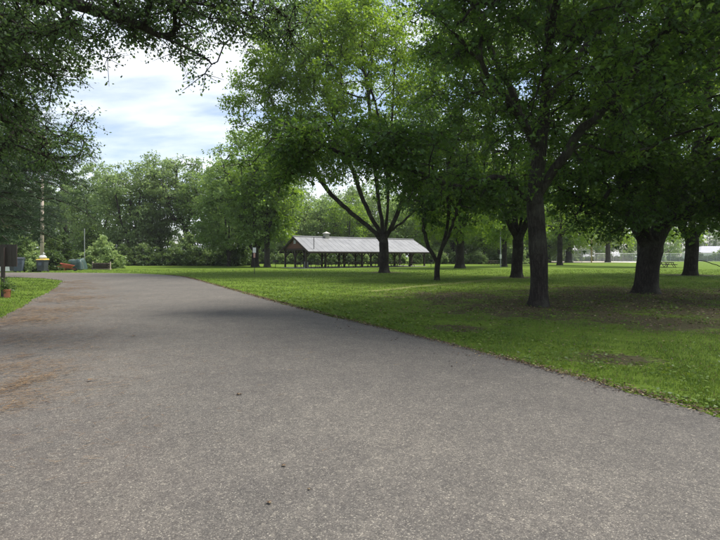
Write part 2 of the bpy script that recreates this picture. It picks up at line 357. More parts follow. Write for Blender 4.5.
link('infield', np_mesh('infield', [(38, 118, .006), (72, 122, .006), (84, 150, .006), (36, 150, .006)], [np.array([[0, 1, 2, 3]])], mats=[M['sand']]))['kind'] = 'structure'

# ------------------------------------------------------------------ trees
def unit(a): return a/np.maximum(np.linalg.norm(a, axis=-1, keepdims=True), 1e-9)
LEAF = {'maple': (np.array([(0, 0, 0), (.12, .48, -.10), (.48, .20, -.02), (1, 0, -.16), (.48, -.20, -.02), (.12, -.48, -.10)]), np.array([(0, 2, 1), (0, 3, 2), (0, 4, 3), (0, 5, 4)])),
        'diamond': (np.array([(0, 0, 0), (.5, .33, -.08), (1, 0, -.12), (.5, -.33, -.08)]), np.array([(0, 2, 1), (0, 3, 2)])),
        'slim': (np.array([(0, 0, 0), (.45, .22, -.05), (1, 0, -.14), (.45, -.22, -.05)]), np.array([(0, 2, 1), (0, 3, 2)]))}
def stamp(shape, pos, axis, nrm, size, rnd):
    T, tri = LEAF[shape]
    ax = unit(axis); la = unit(np.cross(nrm, ax)); nn = np.cross(ax, la); s = size[:, None, None]
    V = pos[:, None, :]+s*(T[None, :, 0:1]*ax[:, None, :]+T[None, :, 1:2]*la[:, None, :]+T[None, :, 2:3]*nn[:, None, :])
    n, k = len(pos), len(T)
    Fc = (np.arange(n)[:, None, None]*k+tri[None]).reshape(-1, 3)
    return V.reshape(-1, 3), Fc, np.repeat(rnd, len(tri))
def spray(C, D, per, twigs, spread, size, shape, r, tilt=.45, droop=.2, jit=.16, flat=.55):
    """leaf sprays on fans of twigs at cluster centres C with outward directions D"""
    n = len(C); D = unit(D)
    td = D[:, None, :]*.55+r.normal(size=(n, twigs, 3))*np.array([.8, .8, .8*flat]); td = unit(td)
    tl = spread*r.uniform(.5, 1.1, (n, twigs, 1)); k = max(1, per//twigs)
    t = r.uniform(.1, 1, (n, twigs, k, 1))**.75
    pos = C[:, None, None, :]+td[:, :, None, :]*tl[:, :, None, :]*t+r.normal(size=(n, twigs, k, 3))*spread*jit*np.array([1, 1, .6])
    pos[..., 2] -= droop*spread*t[..., 0]**2
    ax = td[:, :, None, :]*.8+r.normal(size=(n, twigs, k, 3))*.8; ax[..., 2] -= .35
    nm = r.normal(size=(n, twigs, k, 3))*tilt; nm[..., 2] += 1
    sz = size*r.uniform(.6, 1.25, (n, twigs, k))
    rn = np.clip(.45*r.random((n, 1, 1))+.15*r.random((n, twigs, 1))+.40*r.random((n, twigs, k)), 0, 1)
    e = C[:, None, :]+td*tl; e[..., 2] -= droop*spread
    return stamp(shape, pos.reshape(-1, 3), ax.reshape(-1, 3), nm.reshape(-1, 3), sz.ravel(), rn.ravel()), (np.repeat(C, twigs, 0), e.reshape(-1, 3))

def thin_twigs(A, B, r0=.012, r1=.004):
    d = unit(B-A); u = unit(np.cross(d, np.array([.3, .2, 1.0]))); v = np.cross(d, u); n = len(A)
    ang = np.array([0, 2.094, 4.189]); off = np.cos(ang)[None, :, None]*u[:, None, :]+np.sin(ang)[None, :, None]*v[:, None, :]
    V = np.concatenate([A[:, None, :]+off*r0, B[:, None, :]+off*r1], 1).reshape(-1, 3)
    q = np.array([(0, 1, 4, 3), (1, 2, 5, 4), (2, 0, 3, 5)]); return V, (np.arange(n)[:, None, None]*6+q[None]).reshape(-1, 4)

def sample_env(env, n, r, seed, zmin, shell=.35, clump=.5, fscale=.35):
    """cluster centres inside a union of ellipsoids, (centre, radii, weight)"""
    out = []; wts = np.array([e[2] for e in env], float); wts /= wts.sum(); tries = 0
    while len(out) < n and tries < n*40:
        tries += 1
        c, R, _ = env[r.choice(len(env), p=wts)]
        d = r.normal(size=3); d /= np.linalg.norm(d); p = np.array(c)+d*np.array(R)*(shell+(1-shell)*math.sqrt(r.random()))
        if p[2] < zmin: continue
        if mnoise.noise(Vector(p*fscale)+Vector((seed*7.1, 0, 0))) < (r.random()-.5)*1.2*(1-clump)-.25+.25*clump: continue
        out.append(p)
    return np.array(out)

def grow(trunk, limbs, targets, r, step=.9):
    pos = [np.array(p, float) for p in trunk]; par = [-1]+list(range(len(trunk)-1))
    for L in limbs:
        L = [np.array(p, float) for p in L]; A = np.array(pos); j = int(np.argmin(((A-L[0])**2).sum(1)))
        pts = spline([pos[j]]+L[1:] if len(L) > 1 else [pos[j]], 4)
        prev = j
        for q in pts[1:]:
            pos.append(np.array(q)+r.normal(size=3)*.04); par.append(prev); prev = len(pos)-1
    first = len(trunk)*2//3 if limbs else len(trunk)//2
    plen = [0.0]*len(pos)
    for i in range(1, len(pos)): plen[i] = plen[par[i]]+float(np.linalg.norm(pos[i]-pos[par[i]]))
    A = np.array(pos); order = np.argsort([np.min(((A-t)**2).sum(1)) for t in targets]); tips = {}
    for ti in order:
        t = targets[ti]; A = np.array(pos)
        dv = t-A; D = np.linalg.norm(dv, axis=1)
        cost = D+.12*np.array(plen)+.5*np.maximum(0, -dv[:, 2]); cost[:first] += 3; cost[:max(1, first//2)] += 50
        j = int(np.argmin(cost)); L = D[j]
        pd = pos[j]-pos[par[j]] if par[j] >= 0 else np.array([0, 0, 1.0]); pd = pd/max(np.linalg.norm(pd), 1e-6)
        ctl = pos[j]+pd*L*.35+np.array([0, 0, .12*L]); m = max(2, int(math.ceil(L/step))); prev = j
        for k in range(1, m+1):
            s = k/m; q = pos[j]*(1-s)**2+ctl*2*s*(1-s)+t*s*s
            if k < m: q = q+r.normal(size=3)*.05*L/m
            pos.append(q); par.append(prev); plen.append(plen[prev]+L/m); prev = len(pos)-1
        tips[ti] = prev
    return np.array(pos), np.array(par), tips

def tubes(pos, par, tips, r0, r, tipr=.012, expo=.5, flare=.5, detail=1.0, ntr=0):
    n = len(pos); cnt = np.zeros(n); kids = [[] for _ in range(n)]
    for tnode in tips.values(): cnt[tnode] += 1
    for i in range(n-1, 0, -1): cnt[par[i]] += max(cnt[i], .3); kids[par[i]].append(i)
    rad = np.maximum(r0*(np.maximum(cnt, .3)/max(cnt[0], 1))**expo, tipr)
    V, Q, base = [], [], 0; stack = [(0, None)]
    while stack:
        i, p0 = stack.pop(); ch = [i]
        while kids[ch[-1]]:
            ks = sorted(kids[ch[-1]], key=lambda k: -cnt[k]); 
            for k in ks[1:]: stack.append((k, ch[-1]))
            ch.append(ks[0])
        pts = [pos[k] for k in ch]; rs = [rad[k] for k in ch]
        if p0 is not None: pts = [pos[p0]]+pts; rs = [min(rs[0]*1.15, rad[p0])]+rs
        if len(pts) < 2: continue
        istrunk = p0 is None
        rmax = rs[0] if not istrunk else r0
        ns = 28 if istrunk and detail > .9 else 14 if istrunk else (10 if rmax > .1 else 6 if rmax > .035 else 4)
        if detail < .6: ns = max(3, ns//2)
        if istrunk and detail > .9:
            fp, fr = [], []
            for k in range(len(pts)-1):
                L = np.linalg.norm(pts[k+1]-pts[k]); m = max(1, int(L/.13))
                for q in range(m): fp.append(pts[k]+(pts[k+1]-pts[k])*q/m); fr.append(rs[k]+(rs[k+1]-rs[k])*q/m)
            fp.append(pts[-1]); fr.append(rs[-1]); pts, rs = fp, fr
        Pn = np.array(pts); rs = np.array(rs); tan = unit(np.gradient(Pn, axis=0)); ref = unit(np.cross(tan[0], [.31, .9, .2]))
        for k in range(len(Pn)):
            ref = ref-tan[k]*ref.dot(tan[k]); ref /= np.linalg.norm(ref); bn = np.cross(tan[k], ref)
            th = np.arange(ns)*2*math.pi/ns; rk = np.full(ns, rs[k])
            if istrunk:
                z = Pn[k][2]-Pn[0][2]
                rk = rk*(1+flare*math.exp(-z/(.40*r0+.12))*(.75+.45*np.cos(5*th+1.3)+.25*np.cos(3*th+.4)))
                if detail > .9:
                    rk = rk*(1+np.array([.045*mnoise.noise(Vector((math.cos(a)*4.5, math.sin(a)*4.5, z*.9+r0*31)))+.05*mnoise.noise(Vector((math.cos(a)*1.3, math.sin(a)*1.3, z*.5+r0*11))) for a in th]))
            V.append(Pn[k]+(np.cos(th)[:, None]*ref+np.sin(th)[:, None]*bn)*rk[:, None])
        a = base+np.arange(len(Pn)-1)[:, None]*ns+np.arange(ns)[None]; b = base+np.arange(len(Pn)-1)[:, None]*ns+(np.arange(ns)[None]+1) % ns
        Q.append(np.stack([a, b, b+ns, a+ns], -1).reshape(-1, 4)); base += len(Pn)*ns
    return np.concatenate(V), np.concatenate(Q)

def broadleaf(name, label, base, trunk, limbs, env, r0, seed, clusters=260, per=110, twigs=7, spread=.9, size=.15, shape='maple',
              leaf='maple', bark='bark', zmin=2.5, shell=.35, clump=.5, droop=.25, flat=.55, detail=1.0, group=None, flare=.5, step=.9, tilt=.45, fscale=.35, expo=.5, extra=None, tips_leafy=True):
    r = np.random.default_rng(seed); b = np.array([base[0], base[1], 0.0])
    loc = lambda p: np.array(p, float)-b
    T = [loc(p) for p in trunk]; T[0][2] = -.12
    T = [np.array(q) for q in spline(T, 4)]
    Ls = [[loc(p) for p in L] for L in limbs]
    tg = sample_env([(loc(c), R, w_) for c, R, w_ in env], clusters, r, seed, zmin, shell, clump, fscale)
    if Ls and tips_leafy: tg = np.concatenate([tg]+[np.array([L[-1]+r.normal(size=3)*.25 for _ in range(2)]) for L in Ls])
    if extra is not None: tg = np.concatenate([tg, np.array([loc(p) for p in extra])])
    pos, par, tips = grow(T, Ls, tg, r, step)
    V, Q = tubes(pos, par, tips, r0, r, detail=detail, flare=flare, expo=expo)
    idx = np.array(sorted(tips)); C = np.array([pos[tips[i]] for i in idx]); Dn = np.array([pos[tips[i]]-pos[par[tips[i]]] for i in idx]); Dn = unit(Dn); Dn[:, 2] *= .5
    (LV, LF, rn), (ta, tb) = spray(C, Dn, per, twigs, spread, size, shape, r, droop=droop, flat=flat, tilt=tilt)
    if detail > .6:
        tv, tq = thin_twigs(ta, tb); Q = np.concatenate([Q, tq+len(V)]); V = np.concatenate([V, tv])
    root = thing(name, label, 'tree', (base[0], base[1], 0), 0, group)
    link('trunk', np_mesh('trunk', V, [Q], smooth=True, mats=[M[bark]]), root)
    link('crown', np_mesh('crown', LV, [LF], rn, mats=[M[leaf]]), root)
    return root

# --- nearest maple (its limb reaches far to the left over the lawn)
dA = 15.9; A0 = P(539, 305, dA)
broadleaf('maple_tree', 'nearest dark maple with straight trunk on bare soil, long limb reaching left', (A0[0], dA),
    [A0, P(539, 270, dA), P(537, 230, dA), P(535, 190, dA), P(540, 150, dA), P(546, 90, dA+.2), P(548, 20, dA+.4), P(552, -80, dA+.6), P(556, -190, dA+.7)],
    [[P(536, 205, dA), P(505, 180, dA-.3), P(455, 186, dA-.6), P(400, 165, dA-.9), P(340, 152, dA-1.1), P(285, 135, dA-1.2), P(250, 165, dA-1.2)],
     [P(536, 195, dA), P(575, 140, dA-.3), P(612, 100, dA-.6), P(648, 55, dA-.9), P(690, 0, dA-1.3), P(735, -60, dA-1.5)],
     [P(538, 165, dA), P(520, 110, dA+.6), P(497, 60, dA+1.2), P(475, 0, dA+1.7), P(455, -60, dA+2)],
     [P(612, 100, dA-.6), P(628, 122, dA-1.2), P(645, 150, dA-1.8)],
     [P(540, 145, dA), P(500, 90, dA-1.5), P(460, 40, dA-2.6), P(430, 10, dA-3.2)],
     [P(544, 100, dA), P(590, 40, dA+2), P(640, -10, dA+3.5)],
     [P(546, 60, dA), P(560, -20, dA-2), P(580, -80, dA-4)]],
    [((7.0, 15.9, 10.4), (5.6, 6.0, 6.0), 5), ((.2, 14.9, 5.1), (3.2, 1.4, .7), .42), ((3.0, 14.6, 4.6), (2.8, 1.5, 1.1), .6), ((10.0, 14.5, 7.6), (3.4, 2.6, 2.4), 1.2), ((-2.2, 14.6, 4.9), (1.0, 1.0, 1.0), .3), ((3.4, 13.4, 8.6), (1.8, 1.6, 1.2), .25), ((7.2, 16.5, 13.2), (7.2, 6.6, 3.2), 1.2), ((9.0, 12.6, 11.8), (6.0, 4.2, 2.3), 1.5)],  # last two lobes, unseen above the frame, added to shade lawn and verge
    .275, 11, clusters=860, per=104, twigs=8, spread=.85, size=.132, zmin=3.4, shell=.25, clump=.5, expo=.46, flare=.7)

dB = 21.6; B0 = P(647, 292, dB)
broadleaf('maple_tree', 'thick leaning maple at right with low dark boughs hanging round its trunk', (B0[0], dB),
    [B0, P(647, 275, dB), P(650, 255, dB), P(660, 230, dB), P(676, 200, dB), P(692, 165, dB), P(706, 110, dB), P(712, 40, dB), P(720, -60, dB)],
    [[P(651, 246, dB), P(630, 215, dB-.4), P(622, 180, dB-.8), P(618, 130, dB-1), P(600, 60, dB-1.2), P(590, -30, dB-1)],
     [P(676, 200, dB), P(668, 150, dB+.6), P(662, 90, dB+1), P(655, 0, dB+1.4)],
     [P(664, 222, dB), P(704, 205, dB-1.5), P(740, 200, dB-2.5), P(780, 205, dB-3)],
     [P(630, 215, dB-.4), P(595, 205, dB-2), P(575, 215, dB-3)],
     [P(651, 240, dB), P(640, 215, dB-2), P(630, 205, dB-4)],
     [P(692, 165, dB), P(724, 120, dB-1.5), P(760, 60, dB-2.5)]],
    [((13.8, 21.4, 9.6), (8.0, 6.6, 6.2), 5), ((11.0, 18.8, 4.3), (3.8, 2.2, 1.6), 1.3), ((16.0, 18.6, 4.6), (3.6, 2.4, 1.7), 1.2), ((11.6, 17.4, 5.8), (3.6, 2.0, 1.6), .6)],
    .46, 12, clusters=660, per=112, twigs=8, spread=.9, size=.148, zmin=2.75, shell=.25, clump=.45, droop=.4, expo=.46, flare=.55)

dC = 37.4; C0 = P(517, 277, dC)
broadleaf('maple_tree', 'stout maple forking low into a vase, just left of nearest trunk', (C0[0], dC),
    [C0, P(517, 262, dC), P(518, 248, dC), P(518, 238, dC), P(522, 215, dC), P(528, 170, dC), P(534, 90, dC), P(538, 0, dC)],
    [[P(518, 240, dC), P(506, 215, dC), P(498, 185, dC), P(492, 140, dC), P(480, 70, dC), P(470, 0, dC)],
     [P(518, 240, dC), P(514, 200, dC+1), P(513, 150, dC+1.5), P(510, 60, dC+2)],
     [P(518, 240, dC), P(530, 215, dC-1), P(545, 180, dC-2), P(560, 110, dC-3)]],
    [((12.2, 37, 13.5), (8.2, 7.5, 9.0), 5), ((10, 34.5, 6.5), (4, 3, 2), .8)],
    .41, 13, clusters=460, per=96, twigs=6, spread=1.15, size=.22, shape='diamond', leaf='maple', zmin=4.0, detail=1.0)

dD = 48.0; D0 = P(384, 272.5, dD)
broadleaf('maple_tree', 'huge spreading maple in front of pavilion with fan of steep limbs', (D0[0], dD),
    [D0, P(384, 262, dD), P(384, 250, dD), P(384, 240, dD), P(387, 220, dD), P(389, 180, dD), P(392, 120, dD), P(396, 40, dD), P(398, -10, dD)],
    [[P(384, 243, dD), P(372, 230, dD), P(352, 213, dD), P(332, 195, dD), P(312, 165, dD), P(290, 120, dD)],
     [P(383, 240, dD), P(370, 215, dD), P(358, 185, dD), P(342, 140, dD), P(322, 80, dD), P(310, 30, dD)],
     [P(384, 236, dD), P(378, 200, dD), P(374, 150, dD), P(366, 80, dD), P(360, 10, dD)],
     [P(384, 240, dD), P(397, 215, dD), P(408, 180, dD), P(420, 130, dD), P(436, 60, dD), P(450, 0, dD)],
     [P(385, 238, dD), P(402, 222, dD+1), P(425, 200, dD+2), P(450, 165, dD+3), P(475, 120, dD+4)],
     [P(384, 238, dD), P(388, 200, dD-2), P(384, 150, dD-4), P(372, 90, dD-6)]],
    [((1.2, 48, 18.5), (12.4, 10, 9.6), 6), ((-3.5, 46, 21), (7.5, 6, 6), 1.6), ((-4.5, 46, 12), (5, 4, 3.2), 1), ((7.5, 47, 11.5), (5, 4.5, 3.2), .8), ((-9.5, 47, 16), (4, 4, 4), .6)],
    .47, 14, clusters=1200, per=90, twigs=6, spread=1.35, size=.26, shape='diamond', leaf='maple2', zmin=7.2, shell=.3, clump=.55, detail=1.0, flare=.55)

dE = 33.0; E0 = P(437, 280, dE)
broadleaf('maple_tree', 'slim young maple split into two curved stems beside pavilion end', (E0[0], dE),
    [E0, P(437, 272, dE), P(438, 262, dE), P(442, 247, dE), P(447, 228, dE), P(449, 200, dE), P(446, 160, dE)],
    [[P(438, 262, dE), P(431, 252, dE), P(425, 238, dE), P(424, 220, dE), P(428, 195, dE), P(424, 160, dE)],
     [P(441, 250, dE), P(449, 236, dE-.5), P(453, 222, dE-1), P(462, 195, dE-1.5)]],
    [((5.3, 33, 8.0), (3.9, 3.6, 4.2), 3), ((4.2, 32, 5.6), (2.6, 2, 1.4), .8)],
    .18, 15, clusters=210, per=80, twigs=6, spread=.9, size=.20, shape='diamond', zmin=3.6, expo=.42)

dI = 41.5; I0 = P(691, 275.5, dI)
broadleaf('maple_tree', 'broad trunked maple standing right of the leaning maple, crown low', (I0[0], dI),
    [I0, P(691, 265, dI), P(692, 250, dI), P(692, 235, dI), P(694, 205, dI), P(698, 140, dI), P(702, 60, dI)],
    [[P(692, 240, dI), P(675, 215, dI), P(660, 180, dI), P(645, 110, dI)], [P(692, 238, dI), P(715, 210, dI), P(740, 180, dI)],
     [P(691, 260, dI), P(704, 261, dI-.2), P(716, 265.5, dI-.4), P(730, 267, dI-.6), P(750, 266, dI-.8)]],
    [((28.8, 41.5, 11.5), (9, 8, 7.5), 5), ((28, 38, 5.6), (8.5, 4, 2.0), 1.6)],
    .50, 16, clusters=420, per=80, twigs=6, spread=1.2, size=.27, shape='diamond', zmin=3.6)

# crown that closes the upper right, trunk just outside the frame
broadleaf('maple_tree', 'sunlit maple crown filling the top right corner of the view', (26.0, 30.0),
    [(26, 30, 0), (26, 30, 2), (26, 30.2, 5), (25.6, 30, 9), (25, 30, 14)],
    [[(26, 30, 4.5), (23, 29, 7.5), (20, 28, 10), (18, 27.5, 12)], [(26, 30, 4), (24.5, 32, 8), (23, 33, 13)]],
    [((23.5, 30, 13.0), (8.5, 6.5, 6), 3)], .5, 17, clusters=320, per=80, twigs=6, spread=1.15, size=.24, shape='diamond', leaf='maple2', zmin=5, detail=.5)

# --- upper left overhanging oak
broadleaf('oak_tree', 'overhanging oak whose boughs droop across the top left sky', (-14.5, 9.0),
    [(-14.5, 9, 0), (-14.5, 9, 2), (-14.3, 9, 4.5), (-13.8, 9.2, 7), (-13, 9.5, 10), (-12.5, 10, 13)],
    [[(-14.4, 9, 4.0), (-12, 9.8, 6.2), (-9.5, 10.3, 7.2), (-7, 10.6, 7.3), (-4.8, 10.7, 6.7), (-3.4, 10.7, 6.0)],
     [(-14.2, 9, 5), (-11.5, 11, 6.6), (-9.4, 12, 6.9), (-7.8, 12.3, 6.3)],
     [(-14, 9, 6), (-11, 9.2, 8.6), (-8, 9.6, 9.4), (-5, 10, 9.0), (-2.6, 10.5, 7.6), (-1.6, 10.7, 6.9)],
     [(-14.2, 9, 5.5), (-12.5, 12, 7.5), (-11, 14, 7.6), (-9.6, 15, 6.6)],
     [(-13.6, 9.3, 8), (-10, 8, 10.5), (-6, 7.6, 11)], [(-14.2, 9, 5.2), (-12.6, 12, 6.4), (-10.8, 13.8, 5.9), (-9.6, 14.4, 5.2)]],
    [((-9.5, 10.7, 8.0), (5.6, 3.0, 2.2), 3), ((-5.2, 10.6, 7.4), (2.9, 2.0, 1.3), 1.0), ((-10.6, 12, 7.2), (3.6, 2.6, 2.2), 2.4), ((-13, 9, 12), (5, 5, 4), 1), ((-2.9, 10.6, 7.0), (1.9, 1.5, .75), .35), ((-10.4, 14, 5.2), (2.5, 2.0, 1.3), .9)],
    .36, 21, clusters=800, per=96, twigs=8, spread=.6, size=.086, shape='diamond', leaf='oak', zmin=3.9, shell=.1, clump=.6, flat=.7, tilt=.7, droop=.15, fscale=.55, expo=.52)

# --- mid-distance trees standing on the lawn
def vase(px, py0, d, h, rx, r0, seed, label, leaf='maple2', bark='bark', fork=.14, nl=5, lean=0, clusters=190, per=60, size=.42, spread=1.7, zmin=None, bot=.22, group=None, wide=.55, ry=None, name='maple_tree', **kw):
    """free-standing tree with a forked trunk; px is where its trunk meets the ground"""
    rs = random.Random(seed); x = gx(px, d); y = d; f = fork*h
    tr = [(x, y, 0), (x+lean*.2, y, f*.6), (x+lean*.5, y, f), (x+lean, y, h*.45), (x+lean*1.3, y, h*.75)]
    L = []
    for k in range(nl):
        a = 2*math.pi*(k+rs.random()*.6)/nl; c, s_ = math.cos(a), math.sin(a); q = wide*rx
        L.append([(x+lean*.4, y, f*.95), (x+lean*.5+c*q*.3, y+s_*q*.3, f+h*.10), (x+lean*.6+c*q*.65, y+s_*q*.65, h*.42), (x+lean*.8+c*q, y+s_*q, h*.66)])
    zc = h*(1+bot)/2
    env = [((x+lean, y, zc), (rx, ry or rx*.9, h*(1-bot)/2), 5), ((x+lean+rs.uniform(-.3, .3)*rx, y-rx*.3, h*(bot+.12)), (rx*.75, rx*.5, h*.12), .8)]
    return broadleaf(name, label, (x, y), tr, L, env, r0, seed, clusters=clusters, per=per, twigs=5, spread=spread, size=size, shape='diamond', leaf=leaf, bark=bark,
                     zmin=zmin if zmin is not None else h*bot*.8, detail=.5, step=1.6, group=group, fscale=.22, tilt=.6, **kw)

vase(460, 268, 66, 19, 6.5, .58, 31, 'grey trunked maple standing directly behind the slim forked maple', fork=.25, zmin=4.2)
vase(504.5, 266, 76, 17, 5.5, .38, 32, 'maple with darker trunk close behind the vase forked maple', fork=.2, zmin=3.6)
vase(483, 262, 105, 16, 6, .42, 33, 'small distant V forked tree left of the picnic table', fork=.16, zmin=3.8, lean=.4)
vase(569, 262, 122, 15, 6.5, .75, 34, 'pale trunked tree by the ball field backstop', fork=.2, zmin=4.2, bark='bark2')
vase(608, 262, 128, 16, 6, .62, 35, 'pale grey tree trunk before the chain link fence', fork=.28, zmin=4.8, bark='bark2')
vase(640, 266, 74, 18, 8, .4, 36, 'tall maple half hidden behind the leaning maple', fork=.25, zmin=5.0)
vase(560, 266, 88, 19, 8, .45, 37, 'tall maple hidden behind the nearest trunk', fork=.25, zmin=5.6)

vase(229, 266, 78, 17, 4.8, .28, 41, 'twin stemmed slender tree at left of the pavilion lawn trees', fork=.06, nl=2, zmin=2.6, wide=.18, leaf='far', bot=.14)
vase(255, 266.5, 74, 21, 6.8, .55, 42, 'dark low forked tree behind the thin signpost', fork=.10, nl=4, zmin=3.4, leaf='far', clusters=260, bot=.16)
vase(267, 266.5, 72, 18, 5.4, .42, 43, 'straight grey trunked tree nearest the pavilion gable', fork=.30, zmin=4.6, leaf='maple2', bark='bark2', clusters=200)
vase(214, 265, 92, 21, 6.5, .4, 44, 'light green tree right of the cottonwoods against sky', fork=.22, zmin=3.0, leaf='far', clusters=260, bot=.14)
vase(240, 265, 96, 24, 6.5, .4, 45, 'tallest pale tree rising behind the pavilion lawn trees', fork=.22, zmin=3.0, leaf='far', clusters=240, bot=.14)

# --- cottonwoods beyond the bend
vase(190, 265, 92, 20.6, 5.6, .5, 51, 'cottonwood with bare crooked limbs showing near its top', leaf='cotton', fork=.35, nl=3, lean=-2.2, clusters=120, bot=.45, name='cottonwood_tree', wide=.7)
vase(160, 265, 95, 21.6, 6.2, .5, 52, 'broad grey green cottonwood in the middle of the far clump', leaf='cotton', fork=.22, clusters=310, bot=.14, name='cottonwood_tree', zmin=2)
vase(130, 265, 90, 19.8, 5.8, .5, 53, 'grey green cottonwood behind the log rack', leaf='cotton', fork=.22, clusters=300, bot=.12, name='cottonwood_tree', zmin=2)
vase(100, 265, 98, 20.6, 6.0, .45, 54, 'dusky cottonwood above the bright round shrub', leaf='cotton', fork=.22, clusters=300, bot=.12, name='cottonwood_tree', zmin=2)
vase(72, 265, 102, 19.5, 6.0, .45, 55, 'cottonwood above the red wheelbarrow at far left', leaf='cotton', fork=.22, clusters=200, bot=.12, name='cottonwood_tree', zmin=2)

# --- wood behind everything: four grown trees, copied and turned
W = []
for k in range(4):
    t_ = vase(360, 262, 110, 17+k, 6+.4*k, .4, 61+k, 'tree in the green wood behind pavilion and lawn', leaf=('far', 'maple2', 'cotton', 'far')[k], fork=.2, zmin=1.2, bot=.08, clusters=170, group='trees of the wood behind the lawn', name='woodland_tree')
    W.append(t_)
MARKS = [(-40, 'the brown board'), (5, 'the planter'), (20, 'the slate cart'), (42, 'the utility pole'), (70, 'the wheelbarrow'), (84, 'the thin pole'), (254, 'the thin signpost'), (275, 'the left grill'), (297, 'the pavilion gable'), (318, 'the pavilion roof pipe'), (337, 'the ridge vent'), (358, 'the pavilion roof middle'),
         (384, 'the huge maple trunk'), (408, 'the pavilion right end'), (431, 'the right grill'), (446, 'the slim forked maple'), (461, 'the grey trunked maple'), (483, 'the V forked tree'), (500, 'the white plate pole'), (518, 'the vase forked maple'), (539, 'the nearest trunk'), (557, 'the backstop'), (569, 'the pale trunked tree'), (591, 'the yellow post'),
         (608, 'the pale grey trunk'), (630, 'the chain link fence'), (650, 'the leaning maple'), (670, 'the right picnic table'), (691, 'the broad trunked maple'), (712, 'the white house')]
rw = random.Random(5); first = [True]*4
spots = []
for px in range(262, 560, 17): spots.append((px+rw.uniform(-4, 4), rw.uniform(112, 124), rw.uniform(.85, 1.1)))
for px in range(250, 570, 24): spots.append((px+rw.uniform(-5, 5), rw.uniform(132, 146), rw.uniform(1.05, 1.35)))
for px in range(545, 735, 16): spots.append((px+rw.uniform(-5, 5), rw.uniform(178, 195)+(38 if px > 670 else 0), rw.uniform(.75, 1.05)))
for px in range(-60, 90, 22): spots.append((px+rw.uniform(-5, 5), rw.uniform(112, 122), rw.uniform(.9, 1.1)))
for i, (px, d, s_) in enumerate(spots):
    k = i % 4
    o = W[k] if first[k] else copy_tree(W[k])
    first[k] = False
    o.location = (gx(px, d), d, 0); o.rotation_euler = (0, 0, rw.uniform(0, 6.28)); o.scale = (s_, s_, s_*rw.uniform(.9, 1.1))
    lm = min(MARKS, key=lambda q: abs(q[0]-px)); row_ = 'front row' if d < 126 or d > 170 else 'taller back row'
    side_ = '' if abs(lm[0]-px) < 4 else ' left' if px < lm[0] else ' right'
    o['label'] = ('woodland tree in the %s behind %s,%s' % (row_, lm[1], side_))

# --- shrubs
def shrub(px, d, rx, h, label, leaf='shrub', seed=1, n=60, group=None, size=.2, per=90):
    r = np.random.default_rng(seed); root = thing('shrub', label, 'shrub', (gx(px, d), d, 0), 0, group)
    u = r.normal(size=(n, 3)); u[:, 2] = np.abs(u[:, 2]); u = unit(u)*(.35+.65*np.sqrt(r.random((n, 1)))); lump = 1+.25*np.sin(u[:, 0:1]*5+seed)*np.cos(u[:, 1:2]*4)
    C = u*np.array([rx, rx*.9, h])*.85*lump; C[:, 2] += .12
    (LV, LF, rn), (a, b) = spray(C, u+np.array([0, 0, .3]), per, 5, .38*rx**.6, size, 'diamond', r, tilt=.8, flat=.8, droop=.1)
    LV[:, 2] = np.maximum(LV[:, 2], .01+.05*r.random(len(LV)))
    sv_, sq = thin_twigs(np.repeat(np.array([[0, 0, -.05]]), n, 0)+r.normal(size=(n, 3))*np.array([.12*rx, .12*rx, 0]), C, .025, .008)
    link('stems', np_mesh('stems', sv_, [sq], mats=[M['bark']]), root); link('foliage', np_mesh('foliage', LV, [LF], rn, mats=[M[leaf]]), root); return root
shrub(101, 63, 2.5, 4.2, 'bright pale green rounded shrub beyond the bend', 'brightshrub', 71, 90, size=.26)
shrub(113, 64, 1.5, 2.6, 'smaller pale green shrub just right of the bright one', 'brightshrub', 72, 50, size=.26)
SH = [shrub(150, 80, 2.8, 3.4, 'dark shrub of the thicket below far trees', 'shrub', 73, 70, 'shrubs at the foot of the wood', .3), shrub(170, 80, 3.2, 3.0, 'dark shrub of the thicket below far trees', 'shrub', 74, 70, 'shrubs at the foot of the wood', .3),
      shrub(190, 80, 2.6, 4.2, 'dark shrub of the thicket below far trees', 'cotton', 75, 80, 'shrubs at the foot of the wood', .3)]
USED = set()
q = [(px, 84+rw.uniform(-3, 4)) for px in range(88, 246, 7)]+[(px, 100+rw.uniform(-3, 5)) for px in range(246, 545, 13)]+[(px, 150+rw.uniform(-3, 8)) for px in range(560, 730, 10)]
for i, (px, d) in enumerate(q):
    o = SH[i % 3] if i < 3 else copy_tree(SH[i % 3]); s_ = rw.uniform(.7, 1.25)*(1 if px < 246 else .8); o.location = (gx(px+rw.uniform(-2, 2), d), d, 0); o.rotation_euler = (0, 0, rw.uniform(0, 6.28)); o.scale = (s_, s_, s_*rw.uniform(.8, 1.2))
    lm = min(MARKS+[(101, 'the log rack'), (118, 'the bright shrub'), (135, 'the grey green cottonwood'), (160, 'the broad cottonwood'), (190, 'the crooked cottonwood'), (212, 'the light green tree'), (230, 'the twin stems')], key=lambda q_: abs(q_[0]-px))
    lab_ = 'dark %s shrub of the thicket %s, %s' % ('low' if o.scale[2] < .85 else 'tall' if o.scale[2] > 1.05 else 'rounded', ('beside ' if px < 246 else 'behind ')+lm[1], 'left side' if px < lm[0] else 'right side')
    o['label'] = lab_ if lab_ not in USED else lab_+', farther back'; USED.add(lab_)
shrub(14, 54, 2.0, 3.6, 'leafy shrub behind the slate waste cart', 'shrub', 76, 70, size=.22)
shrub(27, 58, 2.4, 4.2, 'tall leafy shrub between the two waste carts', 'brightshrub', 77, 80, size=.22)
shrub(54, 56, 1.7, 2.2, 'low leafy shrub left of the red wheelbarrow', 'shrub', 78, 60, size=.22)
shrub(33, 50.5, .8, 1.1, 'small bright weed clump beside the yellow lidded cart', 'brightshrub', 79, 30, size=.16)
